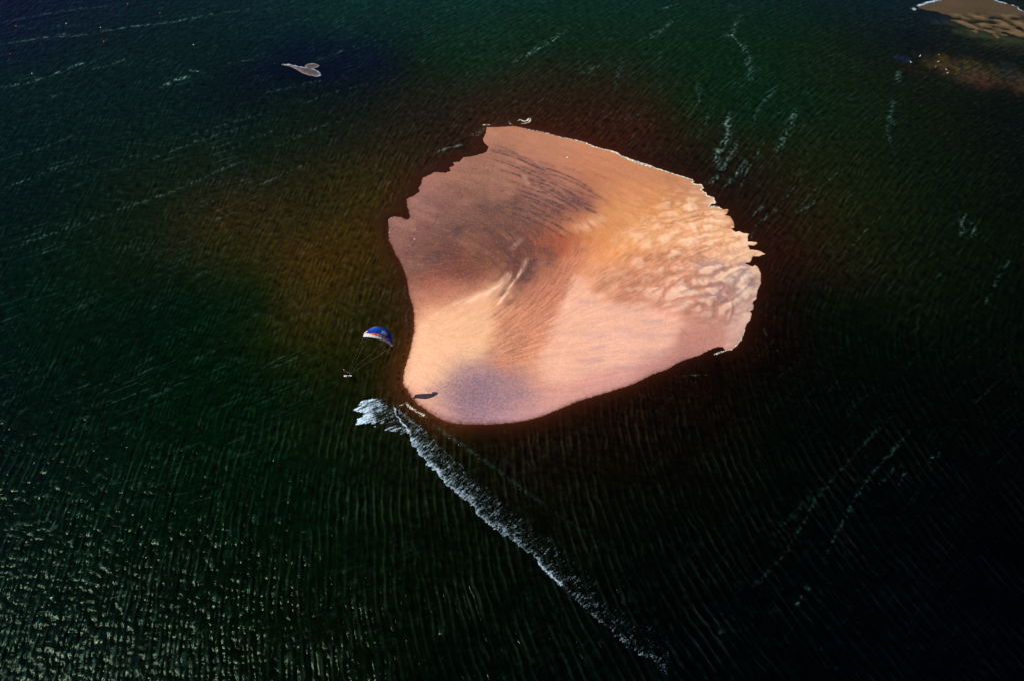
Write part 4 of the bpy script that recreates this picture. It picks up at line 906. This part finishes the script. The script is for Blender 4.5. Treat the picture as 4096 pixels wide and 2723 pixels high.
# ------------------------------------------------------------------ GULLS, SEAWEED, FLOATS
GW = paint('gull_white', (236, 234, 228), 0.6, 0.04); GG = paint('gull_grey', (128, 132, 138), 0.6, 0.06); GO = paint('gull_orange', (226, 140, 40), 0.5); GB = paint('gull_black', (24, 24, 26), 0.6)
def make_gull():
    g = empty('gull')
    def lathe(name, secs, mat, n=14):
        bm = bmesh.new(); R = []
        for x, z, ry, rz in secs: R.append([bm.verts.new((x, ry*math.cos(2*math.pi*k/n), z+rz*math.sin(2*math.pi*k/n))) for k in range(n)])
        for a, b in zip(R, R[1:]):
            for k in range(n): bm.faces.new((a[k], a[(k+1) % n], b[(k+1) % n], b[k]))
        bm.faces.new(R[0][::-1]); bm.faces.new(R[-1]); bmesh.ops.recalc_face_normals(bm, faces=bm.faces)
        return mobj(name, bm, mat, g)
    lathe('body', [(-.25,.22,.012,.006),(-.17,.215,.045,.025),(-.08,.205,.075,.06),(.02,.205,.085,.08),(.10,.235,.066,.072),(.145,.285,.042,.045),(.16,.325,.036,.038),(.175,.355,.040,.040),(.205,.362,.028,.028),(.22,.36,.012,.012)], GW)
    lathe('beak', [(.212,.360,.010,.012),(.25,.355,.007,.009),(.275,.346,.002,.003)], GO, 8)
    for sg in (-1, 1):
        bm = bmesh.new(); P = [(.10,.262),(.0,.278),(-.12,.262),(-.24,.235),(-.31,.226),(-.22,.205),(-.10,.178),(.02,.172),(.09,.20)]
        va = [bm.verts.new((x, sg*(.072 if x > -.15 else .03), z)) for x, z in P]; vb = [bm.verts.new((x, sg*(.098 if -.1 < x < .08 else .05 if x > -.2 else .034), z)) for x, z in P]
        bm.faces.new(va); bm.faces.new(vb)
        for k in range(len(P)): bm.faces.new((va[k], va[(k+1) % len(P)], vb[(k+1) % len(P)], vb[k]))
        bmesh.ops.recalc_face_normals(bm, faces=bm.faces); mobj('wing', bm, GG, g)
        mobj('leg', tube([Vector((.0, sg*.03, .15)), Vector((.0, sg*.03, .03)), Vector((.045, sg*.035, .006))], [.008, .006, .010], 6), GO, g)
        bm = bmesh.new(); bmesh.ops.create_icosphere(bm, subdivisions=1, radius=.007); 
        for v in bm.verts: v.co += Vector((.188, sg*.034, .366))
        mobj('eye', bm, GB, g)
    return g
def copy_thing(o):
    c = o.copy(); SC.collection.objects.link(c)
    for ch in o.children:
        d = ch.copy(); SC.collection.objects.link(d); d.parent = c
    return c
gull = make_gull()
ords = ['leftmost', 'second from the left', 'third from the left', 'fourth from the left', 'fifth from the left', 'sixth from the left', 'rightmost']
spots = sorted([(3642,253),(3679,229),(3742,272),(3752,251),(3754,223),(3784,282),(3789,296)])
for i, (u_, v_) in enumerate(spots):
    g = gull if i == 0 else copy_thing(gull)
    g.location = gnd(u_, v_, 0.0)-Vector((0, 0, 0.05)); g.rotation_euler.z = random.uniform(0, 6.3); g.scale = (1.35,)*3 if i in (1, 0) else (1.15,)*3
    tag(g, 'small white gull wading on the brown shoal at upper right, %s' % ords[i], 'gull', 'gulls on the shoal')
g = copy_thing(gull); g.location = gnd(1658, 962, 0.48); g.rotation_euler.z = 2.6; g.scale = (1.2,)*3
tag(g, 'white gull on dark speckled sand beside the black seaweed scraps', 'gull')
del g['group']

WEED = paint('dark_seaweed', (24, 18, 20), 0.8, 0.3)
def weed(seed, size):
    rnd = random.Random(seed); bm = bmesh.new()
    for k in range(7):
        p = Vector((rnd.uniform(-.3, .3), rnd.uniform(-.2, .2), .03))*size; a = rnd.uniform(-0.6, 0.6); pts = [p]
        for j in range(5):
            a += rnd.uniform(-.5, .5); p = p+Vector((math.cos(a), math.sin(a), 0))*.14*size; p.z = .03+rnd.uniform(0, .10); pts.append(p)
        tube(pts, [.012, .035, .04, .04, .03, .01], 6, bm)
    return bm
W8 = [(1663,928,'topmost scrap of the seaweed cluster'),(1678,931,None),(1683,938,None),(1649,941,None),(1668,948,None),(1654,953,None),(1701,964,None)]
for i, (u_, v_, lb) in enumerate(W8):
    o = mobj('seaweed_clump', weed(i, 1.0+0.3*(i % 3)), WEED); o.location = gnd(u_, v_, 0.46); o.rotation_euler.z = (0.3, -0.4, 0.5, 0.1, -0.7, -1.1, 0.2)[i]
    tag(o, 'black seaweed clump in the patch near the branch, ' + ('topmost of seven', 'rightmost of the upper pair', 'just under the upper pair', 'leftmost of seven', 'in the middle of the patch', 'second lowest, near the gull', 'alone on the far right')[i], 'seaweed', 'black seaweed clumps on the speckled sand')
o = mobj('driftwood', tube([gnd(1704,938,.5)-gnd(1704,938,.5)]+[gnd(a, b, .5)-gnd(1704,938,.5) for a, b in ((1712,934),(1719,928),(1724,917),(1727,911))], [.02,.05,.06,.05,.02], 8), WEED); o.location = gnd(1704,938,.52)
tag(o, 'thin curved dark branch lying right of the seaweed scraps', 'driftwood')
o = mobj('seaweed_clump', weed(21, 1.25), WEED); o.location = gnd(1869, 838, 0.62); tag(o, 'lone black seaweed clump in the middle of the dark speckled sand', 'seaweed')
SH = paint('pale_shell', (250, 240, 215), 0.5)
bm = bmesh.new(); bmesh.ops.create_icosphere(bm, subdivisions=3, radius=.16)
for v in bm.verts: v.co = Vector((v.co.x*1.3, v.co.y, abs(v.co.z)*.5+.03*math.sin(v.co.x*60)))
o = mobj('shell', bm, SH); o.location = gnd(2269, 631, 0.62); tag(o, 'pale shell alone on the smooth tan sand near the upper edge', 'shell')

def make_float(cols):
    e = empty('mooring_buoy'); bm = bmesh.new(); R = []
    for r, z in ((.02,-.12),(.16,-.08),(.25,.05),(.26,.18),(.20,.32),(.10,.42),(.04,.46)): R.append([bm.verts.new((r*math.cos(k*math.pi/8), r*math.sin(k*math.pi/8), z)) for k in range(16)])
    for a, b in zip(R, R[1:]):
        for k in range(16): bm.faces.new((a[k], a[(k+1) % 16], b[(k+1) % 16], b[k]))
    bm.faces.new(R[0][::-1]); bm.faces.new(R[-1])
    mobj('float', bm, cols, e)
    mobj('mooring_ring', tube([Vector((.08*math.cos(a), 0, .52+.08*math.sin(a))) for a in [2*math.pi*i/12 for i in range(13)]], .015, 6, None, False), GB, e)
    return e
fr_m = paint('red_float', (235, 40, 30), 0.4); fo_m = paint('orange_float', (235, 130, 50), 0.4); fw_m = paint('white_float', (240, 240, 236), 0.4)
for cols, items in ((fr_m, [(43,219,'red buoy floating on the dark water at the far left')]),
    (fo_m, [(66,108,'orange buoy on the dark water near the top left corner'),(512,19,'orange buoy floating highest, close to the top edge of the water'),(641,55,'orange buoy right of the highest orange one'),(416,169,'orange buoy just below the long streak of foam')]),
    (fw_m, [(775,182,'white buoy between the wind streaks and the tiny sandbank'),(129,297,'white buoy below the red one at the far left'),(403,113,'white buoy close above the long streak of foam'),(266,97,'white buoy between the streaks at the top left')])):
    base_ = None
    for u_, v_, lb in items:
        e = base_ = make_float(cols) if base_ is None else copy_thing(base_)
        e.location = gnd(u_, v_, -0.02); e.scale = (0.65,)*3; tag(e, lb, 'buoy', 'buoys scattered over the upper left water')
